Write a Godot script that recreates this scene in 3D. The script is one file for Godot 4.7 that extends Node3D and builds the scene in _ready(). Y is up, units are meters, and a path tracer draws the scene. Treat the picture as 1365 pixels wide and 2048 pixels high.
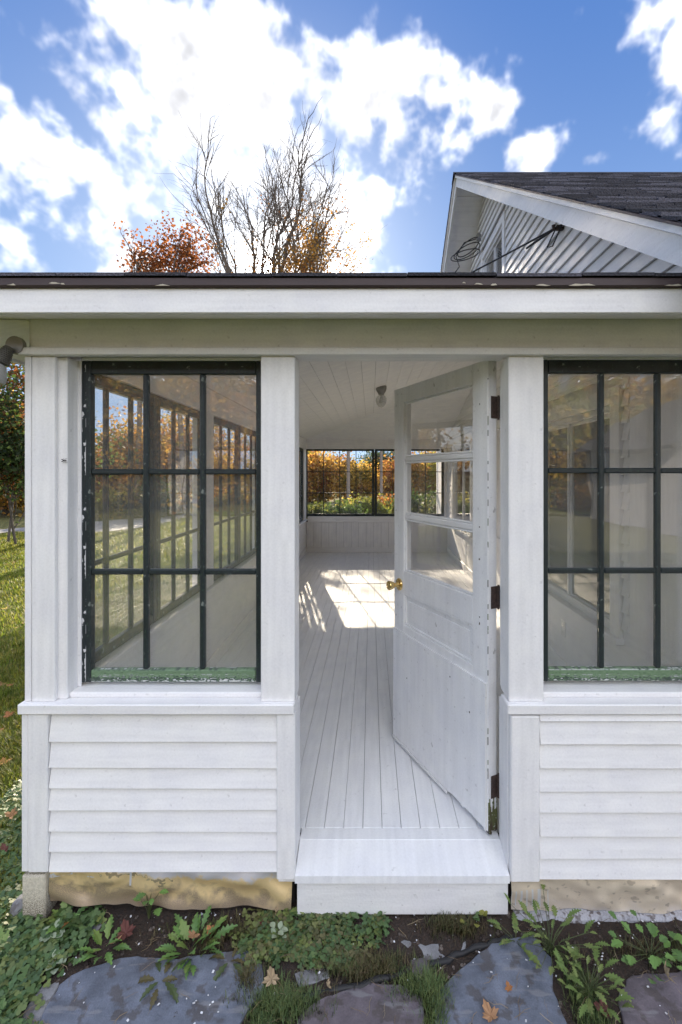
extends Node3D
# A white clapboard porch with its door ajar, against a low autumn sun.
# Metres, y up. The eye stands 1.69 m above the step's foot; the porch front lies 1.79 m before it.

const EXPOSURE := 3.0
const SUN := Vector3(-0.2226, 0.443, -1.0)
const FRONT := -1.79            # front plane of the porch
const FLOOR := 0.19
const LEFT_IN := -1.225         # inner faces of the porch's walls
const RIGHT_IN := 1.455
const FAR_IN := -8.83
const NEAR_IN := -1.93
const EYE := 1.69

var rng := RandomNumberGenerator.new()
var M: Dictionary = {}
var box_cache: Dictionary = {}
var leaf_cache: Dictionary = {}
var to_srgb := PackedByteArray()
var used: Dictionary = {}

# ---------------------------------------------------------------- nodes
func numbered(n: String) -> String:
	if not used.has(n):
		used[n] = 0
		return n
	used[n] += 1
	return "%s_%03d" % [n, used[n]]

func thing(called: String, label: String, category: String, at := Vector3.ZERO, group := "") -> Node3D:
	var o := Node3D.new()
	o.name = numbered(called)
	add_child(o, true)
	o.position = at
	tag(o, label, category, group)
	return o

func tag(o: Node3D, label: String, category: String, group := "") -> void:
	o.set_meta("label", label)
	o.set_meta("category", category)
	if group != "":
		o.set_meta("group", group)

func mi(called: String, mesh: Mesh, m: Material, parent: Node3D = null, at := Vector3.ZERO) -> MeshInstance3D:
	var o := MeshInstance3D.new()
	o.mesh = mesh
	o.material_override = m
	o.position = at
	if parent:
		o.name = called
		parent.add_child(o, true)
	else:
		o.name = numbered(called)
		add_child(o, true)
	return o

func done(st: SurfaceTool) -> ArrayMesh:
	return st.commit()

func new_st() -> SurfaceTool:
	var st := SurfaceTool.new()
	st.begin(Mesh.PRIMITIVE_TRIANGLES)
	return st

# ---------------------------------------------------------------- shapes
func tri(st: SurfaceTool, a: Vector3, b: Vector3, c: Vector3, n: Vector3) -> void:
	st.set_normal(n)
	st.add_vertex(a)
	if (b - a).cross(c - a).dot(n) > 0.0:
		st.add_vertex(c)
		st.add_vertex(b)
	else:
		st.add_vertex(b)
		st.add_vertex(c)

func quad(st: SurfaceTool, a: Vector3, b: Vector3, c: Vector3, d: Vector3, away_from: Vector3) -> void:
	var n := (c - a).cross(d - b)
	if n.length_squared() < 1e-16:
		return
	n = n.normalized()
	if n.dot((a + b + c + d) * 0.25 - away_from) < 0.0:
		n = -n
	tri(st, a, b, c, n)
	tri(st, a, c, d, n)

func add_box(st: SurfaceTool, a: Vector3, b: Vector3, bevel := 0.0015) -> void:
	var c := (a + b) * 0.5
	var h := ((b - a) * 0.5).abs()
	var e := minf(bevel, minf(h.x, minf(h.y, h.z)) * 0.45)
	var s := [-1.0, 1.0]
	for ax in 3:
		var u := (ax + 1) % 3
		var v := (ax + 2) % 3
		for k in s:
			var q: Array[Vector3] = []
			for w in [[-1, -1], [1, -1], [1, 1], [-1, 1]]:
				var p := Vector3.ZERO
				p[ax] = k * h[ax]
				p[u] = w[0] * (h[u] - e)
				p[v] = w[1] * (h[v] - e)
				q.append(c + p)
			quad(st, q[0], q[1], q[2], q[3], c)
		for k in s:
			for l in s:
				var q2: Array[Vector3] = []
				for w in [[0, -1], [1, -1], [1, 1], [0, 1]]:
					var p2 := Vector3.ZERO
					p2[u] = k * (h[u] if w[0] == 0 else h[u] - e)
					p2[v] = l * (h[v] - e if w[0] == 0 else h[v])
					p2[ax] = w[1] * (h[ax] - e)
					q2.append(c + p2)
				quad(st, q2[0], q2[1], q2[2], q2[3], c)
	for x in s:
		for y in s:
			for z in s:
				var k2 := Vector3(x, y, z)
				var i := h - Vector3(e, e, e)
				tri(st, c + k2 * Vector3(h.x, i.y, i.z), c + k2 * Vector3(i.x, h.y, i.z), c + k2 * Vector3(i.x, i.y, h.z), k2.normalized())

func box_mesh(size: Vector3, bevel := 0.0015) -> ArrayMesh:
	var key := "%.4f %.4f %.4f %.4f" % [size.x, size.y, size.z, bevel]
	if not box_cache.has(key):
		var st := new_st()
		add_box(st, -size * 0.5, size * 0.5, bevel)
		box_cache[key] = done(st)
	return box_cache[key]

func board(called: String, parent: Node3D, a: Vector3, b: Vector3, m: Material, bevel := 0.0015) -> MeshInstance3D:
	return mi(called, box_mesh((b - a).abs(), bevel), m, parent, (a + b) * 0.5)

# a convex section in the plane (ex, ey), swept from one place to another
func prism(st: SurfaceTool, sec: Array, from: Vector3, to: Vector3, ex: Vector3, ey: Vector3) -> void:
	var n := sec.size()
	var mid := Vector2.ZERO
	for p in sec:
		mid += p
	mid /= n
	var c := (from + to) * 0.5 + ex * mid.x + ey * mid.y
	for i in n:
		var p: Vector2 = sec[i]
		var q: Vector2 = sec[(i + 1) % n]
		quad(st, from + ex * p.x + ey * p.y, from + ex * q.x + ey * q.y, to + ex * q.x + ey * q.y, to + ex * p.x + ey * p.y, c)
	var along := (to - from).normalized()
	for e in [[from, -along], [to, along]]:
		var o: Vector3 = e[0]
		for i in range(1, n - 1):
			var p0: Vector2 = sec[0]
			var p1: Vector2 = sec[i]
			var p2: Vector2 = sec[i + 1]
			tri(st, o + ex * p0.x + ey * p0.y, o + ex * p1.x + ey * p1.y, o + ex * p2.x + ey * p2.y, e[1])

func hexa(st: SurfaceTool, lo: Array, hi: Array) -> void:   # four corners below, four above
	var c := Vector3.ZERO
	for p in lo:
		c += p
	for p in hi:
		c += p
	c /= lo.size() + hi.size()
	var n := lo.size()
	for i in n:
		var j := (i + 1) % n
		quad(st, lo[i], lo[j], hi[j], hi[i], c)
	for ring in [lo, hi]:
		if n == 4:
			quad(st, ring[0], ring[1], ring[2], ring[3], c)
		else:
			quad(st, ring[0], ring[1], ring[2], ring[2], c)

func tube(st: SurfaceTool, pts: Array, radii: Array, sides: int) -> void:
	var rings := []
	var side := Vector3.ZERO
	for i in pts.size():
		var t: Vector3 = (pts[mini(i + 1, pts.size() - 1)] - pts[maxi(i - 1, 0)]).normalized()
		if side == Vector3.ZERO:
			side = t.cross(Vector3.UP if absf(t.y) < 0.9 else Vector3.RIGHT).normalized()
		side = (side - t * side.dot(t)).normalized()
		var up := t.cross(side)
		var ring := []
		for k in sides:
			var a := TAU * k / sides
			ring.append(side * cos(a) + up * sin(a))
		rings.append(ring)
	for i in pts.size() - 1:
		for k in sides:
			var l := (k + 1) % sides
			var quads := [[i, k], [i, l], [i + 1, l], [i + 1, k]]
			var p := []
			var nn := []
			for q in quads:
				nn.append(rings[q[0]][q[1]])
				p.append(pts[q[0]] + rings[q[0]][q[1]] * radii[q[0]])
			var f: Vector3 = (p[2] - p[0]).cross(p[3] - p[1])
			var order := [0, 1, 2, 0, 2, 3] if f.dot(nn[0]) < 0.0 else [0, 2, 1, 0, 3, 2]
			for o in order:
				st.set_normal(nn[o])
				st.add_vertex(p[o])

func lathe(st: SurfaceTool, prof: Array, sides: int, tr := Transform3D.IDENTITY) -> void:   # prof: (radius, height)
	for i in prof.size() - 1:
		var a: Vector2 = prof[i]
		var b: Vector2 = prof[i + 1]
		for k in sides:
			var t0 := TAU * k / sides
			var t1 := TAU * (k + 1) / sides
			var d := b - a
			var p := [Vector3(a.x * cos(t0), a.y, a.x * sin(t0)), Vector3(a.x * cos(t1), a.y, a.x * sin(t1)), Vector3(b.x * cos(t1), b.y, b.x * sin(t1)), Vector3(b.x * cos(t0), b.y, b.x * sin(t0))]
			var n2 := Vector2(d.y, -d.x).normalized()
			var ns := [Vector3(n2.x * cos(t0), n2.y, n2.x * sin(t0)), Vector3(n2.x * cos(t1), n2.y, n2.x * sin(t1))]
			var nl := [ns[0], ns[1], ns[1], ns[0]]
			var f: Vector3 = (p[2] - p[0]).cross(p[3] - p[1])
			var order := [0, 1, 2, 0, 2, 3] if f.dot(ns[0]) < 0.0 else [0, 2, 1, 0, 3, 2]
			for o in order:
				st.set_normal((tr.basis * nl[o]).normalized())
				st.add_vertex(tr * p[o])

func slab_mesh(poly: PackedVector2Array, y0: float, y1: float, bev: float, sd: int) -> ArrayMesh:
	# a stone: the outline roughened, its rim rounded, its top slightly uneven
	rng.seed = sd
	var out := PackedVector2Array()
	var n := poly.size()
	for i in n:
		var a := poly[i]
		var b := poly[(i + 1) % n]
		var k := maxi(2, int(a.distance_to(b) / 0.025))
		for j in k:
			var p := a.lerp(b, float(j) / k)
			out.append(p + Vector2(rng.randf_range(-1, 1), rng.randf_range(-1, 1)) * 0.0035)
	var inner := Geometry2D.offset_polygon(out, -bev)
	var st := new_st()
	var top: PackedVector2Array = inner[0] if inner.size() else out
	var idx := Geometry2D.triangulate_polygon(top)
	for i in range(0, idx.size(), 3):
		var v := []
		for j in 3:
			var q := top[idx[i + j]]
			v.append(Vector3(q.x, y1, q.y))
		tri(st, v[0], v[1], v[2], Vector3.UP)
	var c2 := Vector2.ZERO
	for p in out:
		c2 += p
	c2 /= out.size()
	var c := Vector3(c2.x, y0 - 0.5, c2.y)
	for i in out.size():
		var a := out[i]
		var b := out[(i + 1) % out.size()]
		quad(st, Vector3(a.x, y0, a.y), Vector3(b.x, y0, b.y), Vector3(b.x, y1 - bev * 0.7, b.y), Vector3(a.x, y1 - bev * 0.7, a.y), Vector3(c2.x, y1, c2.y))
	for i in top.size():
		var a := top[i]
		var b := top[(i + 1) % top.size()]
		var near_a := out[0]
		var near_b := out[0]
		for p in out:
			if p.distance_squared_to(a) < near_a.distance_squared_to(a):
				near_a = p
			if p.distance_squared_to(b) < near_b.distance_squared_to(b):
				near_b = p
		quad(st, Vector3(a.x, y1, a.y), Vector3(b.x, y1, b.y), Vector3(near_b.x, y1 - bev * 0.7, near_b.y), Vector3(near_a.x, y1 - bev * 0.7, near_a.y), c)
	return done(st)

# ---------------------------------------------------------------- textures and materials
func noise(w: int, h: int, freq: float, sd: int, oct := 4) -> PackedByteArray:
	var n := FastNoiseLite.new()
	n.seed = sd
	n.noise_type = FastNoiseLite.TYPE_SIMPLEX_SMOOTH
	n.frequency = freq
	n.fractal_octaves = oct
	var im := n.get_seamless_image(w, h)
	im.convert(Image.FORMAT_L8)
	return im.get_data()

func streaks(size: int, squeeze: int, along_u: bool, freq: float, sd: int) -> PackedByteArray:
	var n := FastNoiseLite.new()
	n.seed = sd
	n.frequency = freq
	n.fractal_octaves = 4
	var im := n.get_seamless_image(size / squeeze if along_u else size, size if along_u else size / squeeze)
	im.convert(Image.FORMAT_L8)
	im.resize(size, size, Image.INTERPOLATE_CUBIC)
	return im.get_data()

func picture(w: int, h: int, f: Callable) -> ImageTexture:   # f(x, y) gives a linear colour
	var data := PackedByteArray()
	data.resize(w * h * 3)
	var at := 0
	for y in h:
		for x in w:
			var c: Color = f.call(x, y, y * w + x)
			data[at] = to_srgb[clampi(int(c.r * 2047.0), 0, 2047)]
			data[at + 1] = to_srgb[clampi(int(c.g * 2047.0), 0, 2047)]
			data[at + 2] = to_srgb[clampi(int(c.b * 2047.0), 0, 2047)]
			at += 3
	return ImageTexture.create_from_image(Image.create_from_data(w, h, false, Image.FORMAT_RGB8, data))

func height_tex(w: int, h: int, data: PackedByteArray) -> ImageTexture:
	return ImageTexture.create_from_image(Image.create_from_data(w, h, false, Image.FORMAT_L8, data))

func mk(key: String, tex: Texture2D, rough: float, scale := 1.0, bump: Texture2D = null, bump_cm := 0.1, tint := Color.WHITE) -> StandardMaterial3D:
	var m := StandardMaterial3D.new()
	m.resource_name = key
	m.albedo_color = tint
	m.albedo_texture = tex
	m.roughness = rough
	m.uv1_triplanar = true
	m.uv1_world_triplanar = true
	m.uv1_triplanar_sharpness = 6.0
	m.uv1_scale = Vector3.ONE * scale
	if bump:
		m.heightmap_enabled = true
		m.heightmap_texture = bump
		m.heightmap_scale = bump_cm
	M[key] = m
	return m

func flat(key: String, linear: Color, rough: float, metal := 0.0) -> StandardMaterial3D:
	var m := StandardMaterial3D.new()
	m.resource_name = key
	m.albedo_color = linear.linear_to_srgb()
	m.roughness = rough
	m.metallic = metal
	M[key] = m
	return m

func leafy(key: String, through := 0.8, rough := 0.6) -> StandardMaterial3D:
	var m := StandardMaterial3D.new()
	m.resource_name = key
	m.vertex_color_use_as_albedo = true
	m.roughness = rough
	m.cull_mode = BaseMaterial3D.CULL_DISABLED
	m.backlight_enabled = true
	m.backlight = Color(through, through, through)
	M[key] = m
	return m

func white_paint(key: String, base: Color, along_u: bool, sd: int, rough: float, dirt: float, relief := 0.06) -> void:
	var s := 512
	var grain := streaks(s, 16, along_u, 0.03, sd)
	var blot := noise(s, s, 0.006, sd + 1, 3)
	var fine := noise(s, s, 0.09, sd + 2, 2)
	var wear := noise(s, s, 0.025, sd + 3, 5)
	var f := func(_x, _y, i) -> Color:
		var k: float = 1.0 + (grain[i] - 128) * 0.00045 + (blot[i] - 128) * 0.0003 + (fine[i] - 128) * 0.0003
		var c: Color = Color(base.r * k, base.g * k, base.b * k * (1.0 - (blot[i] - 128) * 0.00012))
		var d: float = clampf((wear[i] - 205.0) / 40.0, 0.0, 1.0) * dirt * (0.35 + grain[i] / 300.0)
		if fine[i] > 239:
			d = maxf(d, dirt * 0.9)
		return c.lerp(Color(0.12, 0.10, 0.08), d)
	var h := PackedByteArray()
	h.resize(s * s)
	for i in s * s:
		h[i] = clampi(int(grain[i] * 0.55 + fine[i] * 0.25 + blot[i] * 0.2), 0, 255)
	mk(key, picture(s, s, f), rough, 1.7, height_tex(s, s, h), relief)

func make_materials() -> void:
	to_srgb.resize(2048)
	for i in 2048:
		var v := i / 2047.0
		to_srgb[i] = int(round(255.0 * (12.92 * v if v <= 0.0031308 else 1.055 * pow(v, 1.0 / 2.4) - 0.055)))
	white_paint("white_h", Color(0.85, 0.84, 0.835), true, 11, 0.5, 0.26)
	white_paint("white_v", Color(0.85, 0.84, 0.835), false, 21, 0.5, 0.26)
	white_paint("floor_white", Color(0.845, 0.85, 0.855), false, 31, 0.33, 0.28, 0.05)
	white_paint("worn_white", Color(0.80, 0.795, 0.785), true, 41, 0.6, 0.6, 0.12)
	white_paint("door_white", Color(0.84, 0.84, 0.84), false, 51, 0.42, 0.55, 0.04)
	white_paint("dirty_white", Color(0.62, 0.58, 0.48), false, 61, 0.7, 1.0, 0.15)
	var fn := noise(256, 256, 0.05, 62, 4)
	var fn2 := noise(256, 256, 0.2, 63, 2)
	var foot := mk("footing", picture(256, 256, func(_x, y, i) -> Color:
		var v: float = y / 256.0
		var c: Color = Color(0.60, 0.55, 0.44) * (0.85 + fn[i] / 800.0)
		var d: float = clampf((v - 0.22) * 1.5 + (fn2[i] - 140) / 80.0, 0, 1) * clampf(v * 1.8, 0, 1)
		if fn2[i] > 222:
			d = maxf(d, 0.7)
		return c.lerp(Color(0.10, 0.075, 0.05), d)), 0.8, 4.717, height_tex(256, 256, fn), 0.15)
	foot.uv1_offset = Vector3(0, -0.717, 0)
	var s := 256
	var a := streaks(s, 6, false, 0.03, 71)
	var b := noise(s, s, 0.03, 72, 4)
	var c3 := noise(s, s, 0.12, 73, 2)
	var dark := Color(0.016, 0.024, 0.026)
	mk("green_dark", picture(s, s, func(_x, _y, i) -> Color:
		var k: float = 0.8 + a[i] / 500.0
		var c: Color = Color(dark.r * k, dark.g * k, dark.b * k)
		if b[i] > 216 and a[i] > 120:
			return c.lerp(Color(0.30, 0.34, 0.31), 0.55)
		return c.lerp(Color(0.05, 0.10, 0.06), clampf((c3[i] - 190) / 60.0, 0, 0.7))), 0.45, 2.2, height_tex(s, s, b), 0.12)
	mk("green_smeared", picture(s, s, func(_x, _y, i) -> Color:
		var k: float = 0.8 + a[i] / 500.0
		var c: Color = Color(dark.r * k, dark.g * k, dark.b * k)
		var w: float = clampf((b[i] * 0.55 + a[i] * 0.45 - 134) / 7.0, 0, 1)
		return c.lerp(Color(0.66, 0.66, 0.67), w)), 0.5, 2.4, height_tex(s, s, b), 0.15)
	var ah := streaks(s, 8, true, 0.03, 74)
	var gw := streaks(512, 12, true, 0.03, 76)
	var gf := noise(512, 64, 0.07, 77, 4)
	var worn := mk("green_worn", picture(512, 64, func(x, y, i) -> Color:
		var v: float = y / 64.0
		var g: float = gw[(int(y) * 8) * 512 + int(x)] / 255.0
		var c: Color = Color(0.17, 0.26, 0.15).lerp(Color(0.10, 0.17, 0.09), gf[i] / 255.0)
		var low: float = v + (gf[i] - 128) / 300.0 + (g - 0.5) * 0.5
		c = c.lerp(Color(0.03, 0.05, 0.04), clampf((low - 0.52) * 7.0, 0, 0.9))
		c = c.lerp(Color(0.64, 0.65, 0.65), clampf((low - 0.86) * 9.0, 0, 1))
		if g > 0.68 and gf[i] > 135 and v > 0.3:
			c = c.lerp(Color(0.66, 0.67, 0.66), 0.8)
		return c), 0.55, 1.0, height_tex(512, 64, gf), 0.12)
	worn.uv1_scale = Vector3(1.3, 20.0, 1.3)
	worn.uv1_offset = Vector3(0, -0.91, 0)
	mk("rotten_green", picture(s, s, func(_x, _y, i) -> Color:
		var c: Color = Color(0.06, 0.04, 0.03).lerp(Color(0.16, 0.19, 0.06), clampf(a[i] / 180.0 - 0.3, 0, 1))
		if b[i] > 190:
			c = Color(0.6, 0.62, 0.58)
		return c), 0.8, 5.0, height_tex(s, s, a), 0.5)
	# the flashing's own print: sun-yellowed tin, dirt splashed up from the soil, white paint slopped over its upper edge
	var fw := 1024
	var fh := 192
	for side in 2:
		var n1 := noise(fw, fh, 0.012, 81 + side, 4)
		var n2 := noise(fw, fh, 0.3, 83 + side, 2)
		var n3 := noise(fw, fh, 0.02, 85 + side, 3)
		var tin: Color = Color(0.78, 0.60, 0.31) if side == 0 else Color(0.74, 0.64, 0.50)
		var pic := picture(fw, fh, func(x, y, i) -> Color:
			var u: float = x / float(fw)
			var v: float = y / float(fh)          # 0 at the top
			var c: Color = tin * (0.92 + n1[i] / 1600.0)
			if side == 0:
				var splash: float = v * 1.15 - u * 0.55 + (n1[i] - 128) / 300.0
				c = c.lerp(Color(0.20, 0.16, 0.13), clampf((splash - 0.22) * 2.4, 0, 0.9) * clampf(0.6 + (n2[i] - 115) / 70.0, 0.3, 1))
				c = c.lerp(Color(0.40, 0.31, 0.24), clampf((v - 0.72) * 2.0, 0, 0.5))
				var smear: float = 0.16 + 0.18 * smoothstep(0.25, 0.5, u) + (n3[i] - 128) / 1100.0
				if u > 0.18 and v < smear:
					c = c.lerp(Color(0.66, 0.66, 0.69), clampf((smear - v) * 9.0, 0, 0.95))
				elif u < 0.18 and n3[i] > 168 and v < 0.3:
					c = Color(0.66, 0.66, 0.69)
				if absf(u - 0.345) < 0.16 and v > smear - 0.01 and v < smear + 0.10 * clampf((n1[i] - 100) / 60.0, 0, 1):
					c = c.lerp(Color(0.16, 0.15, 0.11), 0.7)
				if absf(u - 0.33) < 0.004 and v < 0.5:
					c = Color(0.68, 0.68, 0.70)
			else:
				c = c.lerp(Color(0.68, 0.62, 0.58), clampf((v - 0.75) * 2.0 + (n1[i] - 150) / 260.0, 0, 0.6))
				c = c.lerp(Color(0.25, 0.21, 0.17), clampf((n3[i] - 180) / 60.0, 0, 0.5))
				if u < 0.12 and v > 0.45 and v < 0.9 and n3[(int(x) * 3) % fw] > 150:
					c = Color(0.72, 0.71, 0.70)
			return c * (0.9 + n2[i] / 1300.0))
		var m := StandardMaterial3D.new()
		m.resource_name = "flashing"
		m.albedo_texture = pic
		m.roughness = 0.38
		m.metallic = 0.35
		M["flashing%d" % side] = m
	# stone, soil, ground
	var z := 512
	var g1 := noise(z, z, 0.01, 91, 5)
	var g2 := noise(z, z, 0.15, 92, 3)
	var g3 := noise(z, z, 0.03, 93, 5)
	var hh := PackedByteArray()
	hh.resize(z * z)
	for i in z * z:
		hh[i] = int(g2[i] * 0.45 + g3[i] * 0.55)
	var rough_h := height_tex(z, z, hh)
	var g4 := noise(z, z, 0.013, 94, 6)
	var g5 := streaks(z, 5, true, 0.02, 95)
	var h5 := PackedByteArray()
	h5.resize(z * z)
	for i in z * z:
		h5[i] = int(g2[i] * 0.22 + g5[i] * 0.33 + g4[i] * 0.45)
	var stone_h := height_tex(z, z, h5)
	for k in [["slate_blue", Color(0.14, 0.158, 0.20)], ["slate_purple", Color(0.135, 0.115, 0.13)], ["slate_pale", Color(0.25, 0.25, 0.26)]]:
		var base: Color = k[1]
		mk(k[0], picture(z, z, func(_x, _y, i) -> Color:
			var c: Color = base * (0.66 + g1[i] / 330.0) * (0.86 + g2[i] / 900.0)
			c = c.lerp(Color(0.075, 0.062, 0.055), clampf((g4[i] - 150) / 45.0, 0, 0.65))
			return c.lerp(Color(0.26, 0.26, 0.27), clampf((g5[i] - 178) / 60.0, 0, 0.5))), 0.8, 1.7, stone_h, 0.45)
	mk("soil", picture(z, z, func(_x, _y, i) -> Color:
		var c: Color = Color(0.022, 0.016, 0.012).lerp(Color(0.085, 0.062, 0.048), g2[i] / 255.0).lerp(Color(0.075, 0.045, 0.03), clampf((g3[i] - 120) / 120.0, 0, 1))
		return c.lerp(Color(0.22, 0.20, 0.18), clampf((g2[i] - 218) / 30.0, 0, 0.7))), 0.95, 4.0, rough_h, 1.2)
	mk("lawn", picture(z, z, func(_x, _y, i) -> Color:
		var c: Color = Color(0.07, 0.085, 0.022).lerp(Color(0.15, 0.145, 0.04), g1[i] / 255.0) * (0.55 + g2[i] / 300.0)
		return c.lerp(Color(0.20, 0.10, 0.025), clampf((g3[i] - 185) / 40.0, 0, 0.8))), 0.95, 0.7, rough_h, 2.0)
	mk("asphalt", picture(z, z, func(_x, _y, i) -> Color:
		return Color(0.30, 0.30, 0.31) * (0.75 + g1[i] / 600.0) * (0.85 + g2[i] / 900.0)), 0.5, 0.5, rough_h, 0.3)
	mk("bark", picture(s, s, func(_x, _y, i) -> Color:
		return Color(0.10, 0.085, 0.07) * (0.5 + a[i] / 200.0) * (0.7 + c3[i] / 400.0)), 0.9, 1.5, height_tex(s, s, a), 2.0)
	for k in 3:
		var t: float = [1.0, 0.6, 2.1][k]
		mk("shingle%d" % k, picture(s, s, func(_x, _y, i) -> Color:
			return Color(0.030, 0.029, 0.036) * t * (0.55 + c3[i] / 200.0 + b[i] / 700.0)), 0.9, 3.0, height_tex(s, s, c3), 0.35)
	mk("rust", picture(s, s, func(_x, _y, i) -> Color:
		return Color(0.055, 0.035, 0.028) * (0.6 + b[i] / 260.0)), 0.6, 6.0, height_tex(s, s, c3), 0.15)
	mk("drip_brown", picture(s, s, func(_x, _y, i) -> Color:
		return Color(0.05, 0.032, 0.032) * (0.75 + ah[i] / 400.0)), 0.55, 1.4, height_tex(s, s, ah), 0.05)
	mk("concrete", picture(s, s, func(_x, _y, i) -> Color:
		return Color(0.42, 0.42, 0.45).lerp(Color(0.12, 0.10, 0.09), clampf((b[i] - 150) / 50.0, 0, 0.9)) * (0.8 + c3[i] / 600.0)), 0.85, 3.5, height_tex(s, s, b), 0.5)
	flat("old_paint", Color(0.5, 0.45, 0.35), 0.7)
	flat("lamp_grey", Color(0.34, 0.34, 0.33), 0.4)
	flat("dull_metal", Color(0.13, 0.125, 0.11), 0.5, 0.3)
	flat("groove", Color(0.03, 0.028, 0.026), 0.95)
	flat("void", Color(0.10, 0.10, 0.10), 0.9)
	flat("brass", Color(0.85, 0.62, 0.26), 0.16, 1.0)
	flat("vinyl", Color(0.72, 0.72, 0.73), 0.3)
	flat("black_rubber", Color(0.018, 0.018, 0.02), 0.6)
	flat("room_dark", Color(0.11, 0.10, 0.09), 0.9)
	flat("grey_metal", Color(0.30, 0.29, 0.27), 0.4, 0.6)
	flat("outlet_plastic", Color(0.75, 0.74, 0.72), 0.35)
	flat("bulb_glass", Color(0.62, 0.62, 0.60), 0.15)
	flat("chip_white", Color(0.74, 0.74, 0.76), 0.6)
	flat("insect_body", Color(0.03, 0.022, 0.015), 0.5)
	flat("grey_siding", Color(0.42, 0.42, 0.44), 0.7)
	mk("pale_bark", picture(s, s, func(_x, _y, i) -> Color:
		return Color(0.125, 0.10, 0.08) * (0.55 + a[i] / 260.0)), 0.9, 1.5)
	flat("pole_wood", Color(0.20, 0.17, 0.15), 0.9)
	leafy("leaves", 1.15)
	leafy("blades", 1.1, 0.55)
	leafy("weed_leaf", 0.45, 0.5)
	leafy("dry_leaf", 0.5, 0.7)
	var gl := StandardMaterial3D.new()
	gl.resource_name = "pane_glass"
	gl.transparency = BaseMaterial3D.TRANSPARENCY_ALPHA
	gl.albedo_color = Color(0.86, 0.87, 0.86, 0.018)
	gl.roughness = 0.0
	gl.heightmap_enabled = true
	gl.heightmap_texture = height_tex(s, s, noise(s, s, 0.008, 99, 2))
	gl.heightmap_scale = 0.05
	gl.uv1_triplanar = true
	gl.uv1_world_triplanar = true
	gl.uv1_scale = Vector3.ONE * 1.3
	M["glass"] = gl
	var jar := StandardMaterial3D.new()
	jar.resource_name = "jar_glass"
	jar.transparency = BaseMaterial3D.TRANSPARENCY_ALPHA
	jar.albedo_color = Color(0.8, 0.8, 0.78, 0.35)
	jar.roughness = 0.12
	M["jar"] = jar

# ---------------------------------------------------------------- sky
var cloud_n: FastNoiseLite
var wisp_n: FastNoiseLite
var wide_n: FastNoiseLite
const BLOBS := [   # cloud masses round the sun: azimuth, height, half width, half height (degrees), weight
	[-30, 37, 5.5, 4.5, 0.9], [-24, 41, 6, 4.5, 1.0], [-17.5, 42.5, 6, 3.2, 0.9], [-11, 40.3, 7, 4, 1.1], [-2.6, 39.6, 7, 3.4, 1.15], [5.4, 39.4, 5.5, 2.8, 1.1],
	[10.8, 37.0, 4.2, 2.4, 1.1], [1.1, 36.2, 9, 3.2, 1.2], [-11, 36, 8, 4.5, 1.2], [-19, 35.5, 6, 4, 1.0], [-8.7, 30.5, 9, 5, 1.2], [-3.0, 31.6, 5, 3.5, 1.0], [-15, 28, 8, 4.5, 1.2], [-10, 23, 8, 5, 1.1],
	[-37, 29, 6.5, 4.0, 1.2], [-33, 27, 5, 3.5, 1.1], [-28, 27.4, 4.5, 2.2, 1.0], [-22.5, 27, 4.5, 2.4, 1.0], [-38, 23.5, 6, 2.8, 1.1], [-30, 24, 7, 2.6, 1.1], [-22, 22, 6, 3, 1.0], [-37, 21, 6, 2.2, 1.1], [-30, 20.5, 5, 2, 0.9], [-14, 19, 9, 3, 1.0], [-4, 27, 5, 5, 0.9],
	[18.2, 32.9, 2.8, 1.5, 1.0], [30.3, 39.5, 2.6, 1.4, 0.44], [33.2, 36, 2.2, 1.6, 0.42], [32, 32.5, 2.6, 1.2, 0.44], [14, 33, 1.8, 1.8, 0.55], [-35, 37, 1.6, 1.4, 0.6], [34, 39, 2, 2, 0.5], [26, 31.2, 2.2, 1.0, 0.45],
]

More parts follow.
